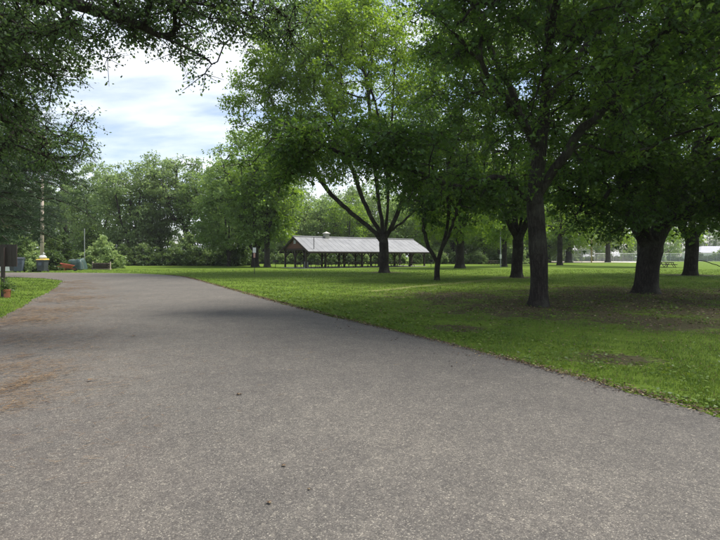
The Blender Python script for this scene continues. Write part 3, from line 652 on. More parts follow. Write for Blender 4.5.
shrub(60, 62, 2.4, 5.0, 'tall shrub behind the teal tarp heap', 'shrub', 80, 80, size=.24)
shrub(90, 70, 2.4, 6.5, 'dark upright shrub left of the bright round shrub', 'shrub', 81, 90, size=.26)

# --- pines at the left
def pine(x, y, h, rmax, r0, seed, label, zlow=1.6, tuft=9, keep=None, nl=.16, wn=.016, leaf='pine', step=.62):
    r = np.random.default_rng(seed); segsA, segsB, segR = [], [], []; tp, tdv, tr_ = [], [], []
    z = zlow
    while z < h-.3:
        u = (z-zlow)/(h-zlow); rad = rmax*(1-u)**.75*(.62+.38*min(1, u*4))
        for k in range(int(r.integers(4, 7))):
            a = r.uniform(0, 2*math.pi); L = rad*r.uniform(.65, 1.1)
            if L < .25: continue
            m = max(3, int(L/.45)); d0 = np.array([math.cos(a), math.sin(a), 0]); side = np.array([-d0[1], d0[0], 0]); p = np.array([0, 0, z]); rb = .012+.012*L; br = r.random(); tz = r.normal(0, .13)
            for i in range(m):
                s = (i+1)/m; q = np.array([0, 0, z])+d0*L*s+np.array([0, 0, .10*L*math.sin(s*2.2)-.16*L*s*s+tz*L*s])+r.normal(size=3)*.07
                segsA.append(p); segsB.append(q); segR.append(rb*(1-.8*s)+.006)
                if s > .22:
                    for sg in (-1, 1):
                        Ls = L*.36*(1.15-s)*r.uniform(.6, 1.3)+.25; dd = unit(d0*.75+side*sg*.8+r.normal(size=3)*.3); e = q+dd*Ls; e[2] -= .08*Ls
                        segsA.append(q); segsB.append(e); segR.append(.006)
                        nn = max(2, int(Ls/.16))
                        for j in range(nn):
                            tp.append(q+(e-q)*(j+.7)/nn); tdv.append(dd); tr_.append(br)
                p = q
            tp.append(p); tdv.append(d0); tr_.append(br)
        z += step*r.uniform(.7, 1.3)
    root = thing('pine_tree', label, 'tree', (x, y, 0))
    mb = MB(); mb.tube([(0, 0, -.1), (0, 0, .4), (.05, 0, h*.3), (0, .05, h*.7), (0, 0, h)], [r0*1.4, r0, r0*.8, r0*.4, .02], 12)
    A = np.array(segsA); Bb = np.array(segsB); R = np.array(segR); d = unit(Bb-A); u = unit(np.cross(d, np.array([.1, .2, 1.0]))); v = np.cross(d, u); an = np.array([0, 2.094, 4.189])
    off = np.cos(an)[None, :, None]*u[:, None, :]+np.sin(an)[None, :, None]*v[:, None, :]
    V = np.concatenate([A[:, None, :]+off*R[:, None, None], Bb[:, None, :]+off*R[:, None, None]*.7], 1).reshape(-1, 3)
    Q = (np.arange(len(A))[:, None, None]*6+np.array([(0, 1, 4, 3), (1, 2, 5, 4), (2, 0, 3, 5)])[None]).reshape(-1, 4)
    mb.build('trunk', M['bark'], root, smooth=True); link('branches', np_mesh('branches', V, [Q], mats=[M['bark']]), root)
    T = np.array(tp); D = np.array(tdv); n = len(T)
    nd = unit(D[:, None, :]*.7+r.normal(size=(n, tuft, 3))*.55+np.array([0, 0, .1])); ln = nl*r.uniform(.7, 1.2, (n, tuft, 1)); sd_ = unit(np.cross(nd, r.normal(size=(n, tuft, 3))))*wn
    p0 = T[:, None, :]+r.normal(size=(n, tuft, 3))*.03
    V = np.stack([p0-sd_*.5, p0+sd_*.5, p0+nd*ln], 2).reshape(-1, 3); Fc = np.arange(len(V)).reshape(-1, 3)
    rn = np.clip(.5*np.repeat(np.array(tr_), tuft)+.5*r.random(n*tuft), 0, 1)
    link('crown', np_mesh('crown', V, [Fc], rn, mats=[M[leaf]]), root); return root
pine(-19.4, 24.0, 21, 7.0, .32, 91, 'dark pine with drooping tiers at the left edge', zlow=2.3, nl=.2, wn=.030, tuft=9, step=.52)
pine(gx(-20, 36), 36, 24, 7.2, .34, 92, 'second pine behind the brown sign board at left', zlow=3.4, nl=.26, wn=.036)
pine(gx(22, 62), 62, 21, 6.4, .3, 93, 'far brownish pine behind the utility pole', zlow=3.5, nl=.34, wn=.05, tuft=9, step=.7)

# ------------------------------------------------------------------ pavilion
th = math.radians(36); PW, PL, EH, RH, NB = 5.9, 21.3, 2.66, 4.25, 7
pav = thing('picnic_pavilion', 'open picnic pavilion with pale metal gable roof and dark timber posts', 'pavilion', (gx(306, 64), 64, 0), th)
mb = MB(); mb.box(-.4, PL+.4, -.5, PW+.5, -.1, .05); mb.build('floor_slab', M['concrete'], pav)
for yy in (0, PW):
    for i in range(NB+1):
        x = PL*i/NB; mb = MB(); mb.box(x-.10, x+.10, yy-.10, yy+.10, .07, EH-.26); po = mb.build('post', M['wood_dark'], pav)
        for s in (-1, 1):
            if (i == 0 and s < 0) or (i == NB and s > 0): continue
            mb = MB(); mb.bar((x+s*.08, yy, EH-1.15), (x+s*.98, yy, EH-.27), .11, .13); mb.build('knee_brace', M['wood_dark'], po)
    mb = MB(); mb.box(-.22, PL+.22, yy-.09, yy+.09, EH-.26, EH+.02); mb.build('eave_beam', M['wood_dark'], pav)
for x in (0, PL):
    mb = MB(); mb.box(x-.11, x+.11, PW/2-.11, PW/2+.11, .07, EH-.26); po = mb.build('post', M['wood_dark'], pav)
    for s in (-1, 1):
        mb = MB(); mb.bar((x, PW/2+s*.08, EH-1.15), (x, PW/2+s*.98, EH-.27), .11, .13); mb.build('knee_brace', M['wood_dark'], po)
    for yy, s in ((0, 1), (PW, -1)):
        mb = MB(); mb.bar((x, yy+s*.08, EH-1.15), (x, yy+s*.98, EH-.27), .11, .13); mb.build('knee_brace', M['wood_dark'], pav)
    mb = MB(); mb.box(x-.095, x+.095, .09, PW-.09, EH-.262, EH+.018); mb.build('tie_beam', M['wood_dark'], pav)
    # gable boarding: vertical boards under the slope
    nb = 20
    for k in range(nb):
        y0 = PW*k/nb+.008; y1 = PW*(k+1)/nb-.008; hh = lambda y: EH+.02+max(.01, (RH-EH-.12)*(1-abs(y-PW/2)/(PW/2))-.0)
        mbx = MB(); a = -.03 if x == 0 else PL-.02
        mbx.add([(a, y0, EH+.02), (a+.05, y0, EH+.02), (a+.05, y1, EH+.02), (a, y1, EH+.02), (a, y0, hh(y0)), (a+.05, y0, hh(y0)), (a+.05, y1, hh(y1)), (a, y1, hh(y1))], [(3,2,1,0),(4,5,6,7),(0,1,5,4),(1,2,6,5),(2,3,7,6),(3,0,4,7)])
        if k in (12, 13) and x == 0: pass
        mbx.build('gable_board', M['wood_red'], pav)
    mb = MB(); xx = -.06 if x == 0 else PL+.06
    mb.box(xx-.03, xx+.03, PW/2-.32, PW/2+.32, EH+.65, EH+1.25); gv = mb.build('gable_vent', M['galv'], pav)
for i in range(1, NB):
    x = PL*i/NB; mb = MB(); mb.bar((x, 0, EH-.05), (x, PW, EH-.05), .1, .2); mb.bar((x, PW/2, EH), (x, PW/2, RH-.15), .1, .1); mb.build('truss', M['wood_dark'], pav)
OV, GO = 1.15, .3; slope = (RH-EH-.12)/(PW/2)
def ry_(y): return RH-abs(y-PW/2)*slope
npan = 25; Lr = PL+2*GO
for sgn in (-1, 1):
    ye = PW/2+sgn*(PW/2+OV); ze = ry_(ye)
    for k in range(npan):
        x0 = -GO+Lr*k/npan; x1 = -GO+Lr*(k+1)/npan
        mb = MB(); pts = []
        for (xa, dz) in ((x0, .07), (x0+.05, .045), (x1-.05, .045), (x1, .07)):
            pts += [(xa, PW/2, RH+dz), (xa, ye, ze+dz)]
        pts += [(x0, PW/2, RH), (x0, ye, ze), (x1, PW/2, RH), (x1, ye, ze)]
        f_ = [(0, 1, 3, 2), (2, 3, 5, 4), (4, 5, 7, 6), (8, 10, 11, 9), (1, 9, 11, 7, 5, 3), (0, 2, 4, 6, 10, 8), (0, 8, 9, 1), (6, 7, 11, 10)]
        mb.add(pts, f_ if sgn < 0 else [tuple(reversed(q_)) for q_ in f_]); mb.build('roof_panel', M['roof'], pav)
    mb = MB(); mb.bar((-GO-.01, ye+sgn*.025, ze-.07), (PL+GO+.01, ye+sgn*.025, ze-.07), .045, .2); mb.build('fascia', M['wood_dark'], pav)
    for xg in (-GO-.04, PL+GO+.04):
        mb = MB(); mb.bar((xg, PW/2, RH-.06), (xg, ye, ze-.06), .05, .24); mb.build('barge_board', M['wood_dark'], pav)
mb = MB(); mb.tube([(-GO-.05, PW/2, RH+.07), (PL+GO+.05, PW/2, RH+.07)], .11, 8); mb.build('ridge_cap', M['roof'], pav)
cx = 5.0
mb = MB(); mb.box(cx-.32, cx+.32, PW/2-.32, PW/2+.32, RH-.1, RH+.55); mb.box(cx-.42, cx+.42, PW/2-.42, PW/2+.42, RH+.55, RH+.63); mb.add([(cx-.42, PW/2-.42, RH+.63), (cx+.42, PW/2-.42, RH+.63), (cx+.42, PW/2+.42, RH+.63), (cx-.42, PW/2+.42, RH+.63), (cx, PW/2, RH+.88)], [(0, 1, 4), (1, 2, 4), (2, 3, 4), (3, 0, 4)])
mb.build('ridge_vent', M['vent'], pav)
mb = MB(); mb.tube([(.9, -.5, ry_(-.5)-.1), (.9, -.5, 4.15)], .045, 8); mb.build('vent_pipe', M['iron'], pav)

def picnic_table(name='picnic_table'):
    root = thing(name, 'x', 'table')
    for k in range(5):
        mb = MB(); mb.box(-.9, .9, -.36+.147*k, -.36+.147*k+.135, .73, .77); mb.build('tabletop_plank', M['table'], root)
    for s in (-1, 1):
        for k in range(2):
            mb = MB(); y0 = s*.68+(k-1)*.145+.0; mb.box(-.9, .9, y0, y0+.135, .43, .47); mb.build('bench_plank', M['table'], root)
    for x in (-.62, .62):
        mb = MB(); mb.bar((x, -.2, .73), (x, -.62, 0), .06, .07); mb.bar((x, .2, .73), (x, .62, 0), .06, .07); mb.bar((x, -.78, .40), (x, .78, .40), .05, .06); mb.bar((x, -.36, .70), (x, .36, .70), .05, .06); mb.build('leg_frame', M['wood_dark'], root)
    return root
pt = picnic_table()
ct, st_ = math.cos(th), math.sin(th)
tspots = [(x_, y_) for x_ in (2.0, 5.3, 8.9, 12.4, 16.0, 19.4) for y_ in (1.5, 4.4)]
for i, (lx, ly) in enumerate(tspots):
    o = pt if i == 0 else copy_tree(pt)
    o.location = (pav.location.x+ct*lx-st_*ly, 64+st_*lx+ct*ly, .05); o.rotation_euler = (0, 0, th+random.uniform(-.08, .08))
    tag(o, '%s picnic table from the gable in the %s row under the pavilion' % (('first', 'second', 'third', 'fourth', 'fifth', 'sixth')[i//2], 'front' if i % 2 == 0 else 'back'), 'table', 'picnic tables under the pavilion')
def lone_table(px, d, rz, label):
    o = copy_tree(pt); o.location = (gx(px, d), d, 0); o.rotation_euler = (0, 0, rz); tag(o, label, 'table'); 
    if 'group' in o: del o['group']
    return o
lone_table(493, 92, .15, 'lone picnic table on the lawn beside distant forked tree')
lone_table(670, 70, 1.2, 'picnic table right of the leaning maple trunk')
lone_table(661.5, 74, .6, 'picnic table half hidden by the leaning maple trunk')

def grill(px, d, rz, label):
    r = thing('park_grill', label, 'grill', (gx(px, d), d, 0), rz)
    mb = MB(); mb.tube([(0, 0, -.1), (0, 0, .82)], .045, 8); mb.build('post', M['iron'], r)
    mb = MB(); mb.box(-.33, .33, -.24, .24, .82, .86); mb.box(-.33, -.31, -.24, .24, .86, 1.1); mb.box(.31, .33, -.24, .24, .86, 1.1); mb.box(-.31, .31, .22, .24, .86, 1.1); mb.build('firebox', M['iron'], r)
    mb = MB()
    for k in range(9): mb.tube([(-.30+.075*k, -.24, 1.0), (-.30+.075*k, .22, 1.0)], .008, 5)
    mb.bar((-.31, -.3, 1.0), (.31, -.3, 1.0), .02, .02); mb.build('grate', M['iron'], r)
grill(275.5, 66, .5, 'black iron park grill left of the pavilion')
grill(431, 72, -.4, 'black iron park grill right of the pavilion end')
# waste drum at the gable post
dr = thing('waste_drum', 'grey steel waste drum at the pavilion gable post', 'bin', (gx(306.5, 66), 66, 0))
mb = MB(); mb.lathe([(.27, 0), (.29, .02), (.29, .3), (.305, .32), (.29, .34), (.29, .6), (.305, .62), (.29, .64), (.29, .86), (.30, .88)], 20); mb.build('drum', M['galv'], dr, smooth=False)
mb = MB(); mb.lathe([(.31, .88), (.31, .92), (.18, 1.0), (.05, 1.03)], 20); mb.build('lid', M['iron'], dr)

# ------------------------------------------------------------------ posts, signs
sp_ = thing('sign_post', 'thin steel post with small white and orange marker on lawn', 'sign', (gx(254.5, 44.5), 44.5, 0))
mb = MB(); mb.tube([(0, 0, -.2), (0, 0, 2.45)], .032, 8); mb.build('post', M['iron'], sp_)
mb = MB(); mb.box(-.15, .15, -.055, -.035, 1.95, 2.42); mb.build('marker_plate', M['white'], sp_, bevel=.01)
mb = MB(); mb.box(-.085, .085, -.055, -.035, 1.50, 1.92); mb.build('marker_plate', M['orange'], sp_, bevel=.01)
sp_ = thing('sign_post', 'tall slim pole with white plate behind vase forked maple', 'sign', (gx(500.5, 72), 72, 0))
mb = MB(); mb.tube([(0, 0, -.2), (0, 0, 5.2)], .075, 8); mb.build('post', M['galv'], sp_)
mb = MB(); mb.box(-.14, .14, -.11, -.08, 1.25, 1.9); mb.build('marker_plate', M['white'], sp_, bevel=.01)
po = thing('yellow_post', 'tall weathered yellow post at the end of the backstop', 'post', (gx(591.5, 118), 118, 0))
mb = MB(); mb.tube([(0, 0, -.3), (0, 0, 5.6)], [.16, .14], 10); mb.build('shaft', M['yard'], po); mb = MB(); mb.lathe([(.17, 5.6), (.17, 5.66), (.02, 5.74)], 10); mb.build('cap', M['iron'], po)

up = thing('utility_pole', 'tall weathered wooden utility pole behind the waste carts', 'pole', (gx(42, 54), 54, 0))
mb = MB(); mb.tube([(0, 0, -.3), (.02, 0, 5), (.03, 0, 10.5)], [.19, .17, .13], 14); mb.build('shaft', M['pole'], up, smooth=True)
mb = MB(); mb.bar((-1.1, -.17, 9.7), (1.1, -.17, 9.7), .1, .13); mb.build('crossarm', M['pole'], up)
for x in (-.95, -.4, .4, .95):
    mb = MB(); mb.lathe([(.03, 9.765), (.05, 9.8), (.05, 9.86), (.03, 9.9)], 8, (x, -.17, 0)); mb.build('insulator', M['vent'], up)
tp_ = thing('thin_pole', 'slim pale metal pole right of the teal tarp heap', 'pole', (gx(84.5, 60), 60, 0)); mb = MB(); mb.tube([(0, 0, -.2), (0, 0, 4.9)], .05, 8); mb.build('shaft', M['galv'], tp_); mb = MB(); mb.lathe([(.07, 4.9), (.07, 4.96), (.02, 5.0)], 8); mb.build('cap', M['galv'], tp_)

# brown board on a post, seen from behind, with planter
d = 19.6; sb = thing('sign_board', 'dark brown board on a post at the left roadside grass', 'sign', (gx(3, d), d, 0), .10)
mb = MB(); mb.box(-.055, .055, -.055, .055, -.2, 2.0); mb.build('post', M['signboard'], sb)
for k in range(6):
    mb = MB(); x0 = -.62+.185*k; mb.box(x0, x0+.179, .058, .10, 1.22, 2.12); mb.build('board_plank', M['signboard'], sb)
for z in (1.35, 1.95):
    mb = MB(); mb.box(-.6, .47, .102, .14, z-.04, z+.04); mb.build('batten', M['signboard'], sb)
pl = thing('planter_pot', 'terracotta planter with a leafy plant at the sign post foot', 'planter', (gx(7.2, 19.3), 19.3, 0))
mb = MB(); mb.lathe([(.10, 0), (.125, .27), (.14, .28), (.14, .33), (.12, .33), (.115, .29), (.02, .28)], 20); mb.build('pot', M['terra'], pl, smooth=False)
r = np.random.default_rng(5); C = r.normal(size=(16, 3))*np.array([.07, .07, .16])+np.array([0, 0, .55]); (LV, LF, rn), (a_, b_) = spray(C, r.normal(size=(16, 3))+np.array([0, 0, 1]), 24, 4, .2, .10, 'slim', r, tilt=.9)
link('foliage', np_mesh('foliage', LV, [LF], rn, mats=[M['shrub']]), pl)
tv, tq = thin_twigs(np.repeat(np.array([[0, 0, .28]]), 16, 0), C, .006, .004); link('stems', np_mesh('stems', tv, [tq], mats=[M['shrub']]), pl)

# ------------------------------------------------------------------ things beyond the bend
def cart(px, d, w_, dep, h, body, lid, label, rz=0):
    r = thing('waste_cart', label, 'bin', (gx(px, d), d, 0), rz); a, b = w_/2, dep/2; k = .82
    mb = MB(); z0, z1 = .10, h-.12
    mb.add([(-a*k, -b*k, z0), (a*k, -b*k, z0), (a*k, b*k, z0), (-a*k, b*k, z0), (-a, -b, z1), (a, -b, z1), (a, b, z1), (-a, b, z1)], [(3,2,1,0),(4,5,6,7),(0,1,5,4),(1,2,6,5),(2,3,7,6),(3,0,4,7)]); mb.build('body', body, r, bevel=.03)
    mb = MB(); mb.box(-a-.03, a+.03, -b-.03, b+.03, z1-.08, z1-.02); mb.build('rim', body, r, bevel=.01)
    mb = MB(); mb.add([(-a-.03, -b-.05, z1+.005), (a+.03, -b-.05, z1+.005), (a+.03, b+.05, z1+.005), (-a-.03, b+.05, z1+.005), (-a, -b, z1+.06), (a, -b, z1+.06), (a, b-.02, h+.02), (-a, b-.02, h+.02)], [(3,2,1,0),(4,5,6,7),(0,1,5,4),(1,2,6,5),(2,3,7,6),(3,0,4,7)]); mb.build('lid', lid, r, bevel=.015)
    for s in (-1, 1):
        mb = MB(); mb.tube([(s*(a*k+.01), b*k, .13), (s*(a*k+.07), b*k, .13)], .13, 14); mb.build('wheel', M['iron'], r)
    mb = MB(); mb.tube([(-a*.8, b+.02, z1-.05), (-a*.8, b+.12, z1), (a*.8, b+.12, z1), (a*.8, b+.02, z1-.05)], .018, 6); mb.build('handle', body, r)
    mb = MB(); mb.box(-a*.45, a*.45, -b-.012, -b*.93, z1-.55, z1-.25); mb.build('front_panel', M['cartblue'], r)
    return r
cart(42.5, 50.2, .84, .8, 1.36, M['cart'], M['yellow'], 'dark waste cart with yellow lid by utility pole')
cart(19, 49.8, .82, .8, 1.5, M['cartblue'], M['cart'], 'slate blue waste cart just right of the brown board', .3)
cart(14.6, 50.6, .7, .75, 1.2, M['cart'], M['cart'], 'dark waste cart half hidden behind the slate cart', -.2)
bg_ = thing('white_sack', 'white knotted sack lying on the yellow cart lid', 'bag', (gx(43.0, 50.2), 50.2, 1.345))
V, Fc = [], []
for i in range(9):
    for k in range(16):
        a = 2*math.pi*k/16; t = i/8; rr_ = (.30*math.sin(math.pi*min(1, .12+t*.92))**.7)*(1+.12*math.sin(3*a+t*5)); V.append((rr_*1.25*math.cos(a), rr_*.8*math.sin(a), .42*t+.05*math.sin(2*a)*t))
for i in range(8):
    for k in range(16): Fc.append((i*16+k, i*16+(k+1) % 16, (i+1)*16+(k+1) % 16, (i+1)*16+k))
mb = MB(); mb.add(V, Fc+[tuple(reversed(range(16))), tuple(range(128, 144))]); mb.build('sack_body', M['paleplastic'], bg_, smooth=True)
mb = MB(); mb.tube([(0, 0, .38), (.03, 0, .5), (.10, .02, .62)], [.05, .04, .11], 8); mb.build('knot', M['paleplastic'], bg_, smooth=True)
wb = thing('white_box', 'low white box beyond the road, seen below the brown board', 'box', (gx(6.5, 51.5), 51.5, 0))
mb = MB(); mb.box(-.65, .65, -.35, .35, .03, .55); mb.build('box_body', M['paleplastic'], wb, bevel=.04); mb = MB(); mb.box(-.68, .68, -.38, .38, .553, .63); mb.build('lid', M['paleplastic'], wb, bevel=.02); mb = MB(); mb.box(-.10, .10, -.40, -.36, .48, .6); mb.build('latch', M['iron'], wb)

wh = thing('wheelbarrow', 'faded red wheelbarrow tipped on the grass beyond the bend', 'wheelbarrow', (gx(68, 53), 53, 0), .25)
mb = MB(); mb.add([(-.35, -.25, .42), (.35, -.22, .36), (.35, .22, .36), (-.35, .25, .42), (-.72, -.36, .88), (.62, -.34, .62), (.62, .34, .62), (-.72, .36, .88),
    (-.33, -.23, .45), (.33, -.2, .39), (.33, .2, .39), (-.33, .23, .45), (-.70, -.34, .885), (.60, -.32, .625), (.60, .32, .625), (-.70, .34, .885)],
    [(3,2,1,0),(0,1,5,4),(1,2,6,5),(2,3,7,6),(3,0,4,7),(8,9,10,11),(12,13,9,8),(13,14,10,9),(14,15,11,10),(15,12,8,11),(4,5,13,12),(5,6,14,13),(6,7,15,14),(7,4,12,15)]); mb.build('tray', M['red'], wh)
mb = MB(); mb.tube([(.72, -.04, .2), (.72, .04, .2)], .2, 18); mb.build('wheel', M['iron'], wh)
for s in (-1, 1):
    mb = MB(); mb.bar((.75, s*.08, .2), (-1.0, s*.3, .52), .04, .05); mb.build('handle', M['red'], wh); mb = MB(); mb.bar((-.2, s*.2, .38), (-.32, s*.24, 0), .04, .04); mb.build('leg', M['red'], wh)

tpv = thing('tarp_heap', 'teal tarp draped over a heap beside the wheelbarrow', 'tarp', (gx(76.5, 58), 58, 0)); tpv.scale = (.9, .9, .82)
nx, ny = 26, 16; V = []; 
for j in range(ny):
    for i in range(nx):
        u, v = i/(nx-1)*2-1, j/(ny-1)*2-1; e = max(abs(u), abs(v)); h = 1.55*(1-max(0, (e-.72)/.28)**1.4)*(.82+.18*math.cos(v*1.4))+.22*u*0
        h += .22*mnoise.noise(Vector((u*3, v*3, 3)))+.10*mnoise.noise(Vector((u*8, v*8, 5)))-.12*math.exp(-((u-.15)/.25)**2)+.10*u; V.append((u*1.12+.04*math.sin(7*v), v*.8, max(.0, h)))
fs = [(j*nx+i, j*nx+i+1, (j+1)*nx+i+1, (j+1)*nx+i) for j in range(ny-1) for i in range(nx-1)]
mb = MB(); mb.add(V, fs); mb.build('tarp_sheet', M['tarp'], tpv, smooth=True)
for yy in (-.3, .3):
    mb = MB(); pts = [(u*1.13, yy, V[int((yy/.8+1)/2*(ny-1))*nx+int(round((u+1)/2*(nx-1)))][2]+.012) for u in [k/12*2-1 for k in range(13)]]; mb.tube(pts, .012, 5); mb.build('rope', M['pole'], tpv)

lr = thing('log_rack', 'dark stack of logs held between two pale posts', 'log rack', (gx(101.5, 58), 58, 0))
for s in (-1, 1):
    mb = MB(); mb.bar((s*1.05, 0, 0), (s*1.05, 0, .98), .10, .10); mb.build('post', M['pole'], lr)
mb = MB(); mb.box(-1.1, 1.1, -.2, -.12, .06, .14); mb.box(-1.1, 1.1, .12, .2, .06, .14); mb.build('rail', M['pole'], lr)
rl = random.Random(9); row = 0; z = .22
while z < .85:
    x = -.92+(row % 2)*.07
    while x < .95:
        rd = rl.uniform(.055, .08); mb = MB(); n = 7; mb.tube([(x, -.28+rl.uniform(-.04, .04), z), (x, .28, z)], rd, n); mb.build('log', M['log'], lr); x += .155
    z += .13; row += 1

# ------------------------------------------------------------------ far right: backstop, fence, house
bs = thing('backstop', 'grey chain link backstop with tall posts by the infield', 'fence', (gx(548, 124), 124, 0), .0)
Lb = gx(590, 124)-gx(548, 124)
for k in range(6):
    mb = MB(); x = Lb*k/5; mb.tube([(x, 0, -.2), (x, 0, 3.2)], .06, 8); mb.build('post', M['galv'], bs)
for z in (.06, 1.6, 3.2):
    mb = MB(); mb.tube([(0, 0, z), (Lb, 0, z)], .04, 6); mb.build('rail', M['galv'], bs)
for k in range(5):
    mb = MB(); x0, x1 = Lb*k/5+.06, Lb*(k+1)/5-.06; mb.box(x0, x1, -.012, .012, .1, 3.15); mb.build('mesh_panel', M['chain'], bs)
fe = thing('field_fence', 'long grey chain link fence along the far ball field', 'fence', (gx(594, 140), 140, 0), .12)
for k in range(20):
    mb = MB(); mb.tube([(k*3.0, 0, -.2), (k*3.0, 0, 2.4)], .045, 8); mb.build('post', M['galv'], fe)
    if k < 19: mb = MB(); mb.box(k*3+.05, k*3+2.95, -.012, .012, .08, 2.36); mb.build('mesh_panel', M['chain'], fe)
for z in (.06, 2.4):
    mb = MB(); mb.tube([(0, 0, z), (57, 0, z)], .035, 6); mb.build('rail', M['galv'], fe)

sh = thing('open_shelter', 'small distant shelter with pale roof behind the backstop', 'shelter', (gx(548, 160), 160, 0))
for x in (0, 4.4, 8.8):
    for y in (0, 5):
        mb = MB(); mb.box(x-.1, x+.1, y-.1, y+.1, 0, 3.4); mb.build('post', M['galv'], sh)
for s in (-1, 1):
    mb = MB(); ye = 2.5+s*3.2; mb.add([(-.7, 2.5, 5.3), (9.5, 2.5, 5.3), (9.5, ye, 3.4), (-.7, ye, 3.4), (-.7, 2.5, 5.4), (9.5, 2.5, 5.4), (9.5, ye, 3.5), (-.7, ye, 3.5)], [(3,2,1,0),(4,5,6,7),(0,1,5,4),(1,2,6,5),(2,3,7,6),(3,0,4,7)]); mb.build('roof_slope', M['roof'], sh)

def house(px, d, w_, dep, h, rh, rz, label):
    r = thing('house', label, 'house', (gx(px, d), d, 0), rz)
    mb = MB(); mb.box(0, w_, 0, dep, -.1, h); mb.build('wall', M['housewall'], r)
    o = .5
    mb = MB(); mb.add([(-o, -o, h), (w_+o, -o, h), (w_+o, dep+o, h), (-o, dep+o, h), (dep*.45, dep/2, h+rh), (w_-dep*.45, dep/2, h+rh)], [(3, 2, 1, 0), (0, 1, 5, 4), (1, 2, 5), (2, 3, 4, 5), (3, 0, 4)]); ro = mb.build('roof', M['shingle'], r)
    for k in range(4):
        x = w_*(k+.6)/4.4; mb = MB(); mb.box(x-.6, x+.6, -.05, .05, 1.0, 2.1); wi = mb.build('window', M['white'], r); mb = MB(); mb.box(x-.5, x+.5, -.07, -.052, 1.08, 2.02); mb.build('pane', M['glass'], wi)
    mb = MB(); mb.box(w_*.46, w_*.46+1, -.06, .04, 0, 2.1); do = mb.build('door', M['wood_red'], r); mb = MB(); mb.box(w_*.46+.82, w_*.46+.9, -.12, -.062, 1.0, 1.06); mb.build('handle', M['galv'], do)
house(700, 190, 30, 10, 2.9, 2.7, .03, 'long white house with grey hipped roof at far right')

# ------------------------------------------------------------------ grass, weeds, litter
def vnoise(x, y, f, s):
    a = np.sin(x*f*1.3+s)*np.cos(y*f*1.1-s*2)+np.sin((x*.7+y*1.2)*f*1.9+s*3)*.7+np.cos((x*1.4-y*.6)*f*2.7-s)*.5; return a/2.2
def bare_mask(x, y):
    m = np.zeros(len(x))
    for bx, by, br in BARE: m = np.maximum(m, 1-np.hypot(x-bx, y-by)/br)
    return np.clip(m, 0, 1)
def scatter(n, d0, d1, xmin, xmax, r, power=1.0):
    d = d0+(d1-d0)*r.random(n)**power; x = r.uniform(xmin, xmax, n)*d; return x, d
def blades(name, x, y, h, wd, r, mat, rn, lean=.55):
    n = len(x); a = r.uniform(0, 2*math.pi, n); b = r.uniform(0, 2*math.pi, n); l = np.abs(r.normal(0, lean, n))*h
    p = np.stack([x, y, np.zeros(n)-.003], 1); sd_ = np.stack([np.cos(a), np.sin(a), np.zeros(n)], 1)*wd[:, None]*.5
    m = p+np.stack([np.cos(b)*l*.35, np.sin(b)*l*.35, h*.6], 1); t = p+np.stack([np.cos(b)*l, np.sin(b)*l, h*np.clip(1-.3*(l/h)**2, .35, 1)], 1)
    V = np.stack([p-sd_, p+sd_, m+sd_*.75, m-sd_*.75, t], 1).reshape(-1, 3); k = np.arange(n)[:, None]*5
    Q = k+np.array([[0, 1, 2, 3]]); T = k+np.array([[3, 2, 4]])
    o = link(name, np_mesh(name, V, [Q, T], np.concatenate([rn, rn]), mats=[mat])); tag(o, kind='stuff'); return o
r = np.random.default_rng(77)
n = 500000; y = 4.3*(60/4.3)**(r.random(n)**1.15); x = r.uniform(-.80, .80, n)*y
jx = r.normal(0, .075, len(x)); k = ~in_poly(x+jx-.02, y+jx*.5, ROADPOLY); x, y = x[k], y[k]
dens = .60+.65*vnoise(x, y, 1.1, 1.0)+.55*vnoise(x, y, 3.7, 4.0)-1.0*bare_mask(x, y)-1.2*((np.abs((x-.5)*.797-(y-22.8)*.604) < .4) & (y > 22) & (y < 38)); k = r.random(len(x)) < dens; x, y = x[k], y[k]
hh = (.028+.032*r.random(len(x))**1.5+.03*np.clip(vnoise(x, y, 2.3, 2.0), 0, 1)+.05*(r.random(len(x)) > .985))*(.75+.25*np.clip(y/12, 0, 1.4)); ww = np.maximum(.0055, .0008*y)*r.uniform(.7, 1.3, len(x))
rn = np.clip(.3+.25*vnoise(x, y, .7, 6.0)+.15*vnoise(x, y, 2.9, 1.0)+.4*r.random(len(x))+(r.random(len(x)) > .93)*.5, 0, 1)
blades('lawn_grass', x, y, hh, ww, r, M['grassblade'], rn)
# broad-leaved weeds along the verge
x, y = scatter(130000, 4.3, 30, -.2, .8, r, .8); e = np.min(np.hypot(x[:, None]-RR[None, ::3, 0], y[:, None]-RR[None, ::3, 1]), 1)
k = ~in_poly(x, y, ROADPOLY) & (r.random(len(x)) < np.clip(1.05-e/3.2, .16, 1)*(.40+.75*vnoise(x, y, 1.7, 3.0))); x, y = x[k], y[k]; n = len(x)
a = r.uniform(0, 2*math.pi, n); pos = np.stack([x, y, r.uniform(.012, .05, n)], 1); ax = np.stack([np.cos(a), np.sin(a), r.normal(.15, .25, n)], 1); nm = r.normal(size=(n, 3))*.35; nm[:, 2] += 1
V, Fc, rn = stamp('diamond', pos, ax, nm, r.uniform(.025, .075, n)*np.clip(y/9, 1, 1.6), r.random(n)); tag(link('verge_weeds', np_mesh('verge_weeds', V, [Fc], rn, mats=[M['weed']])), kind='stuff')
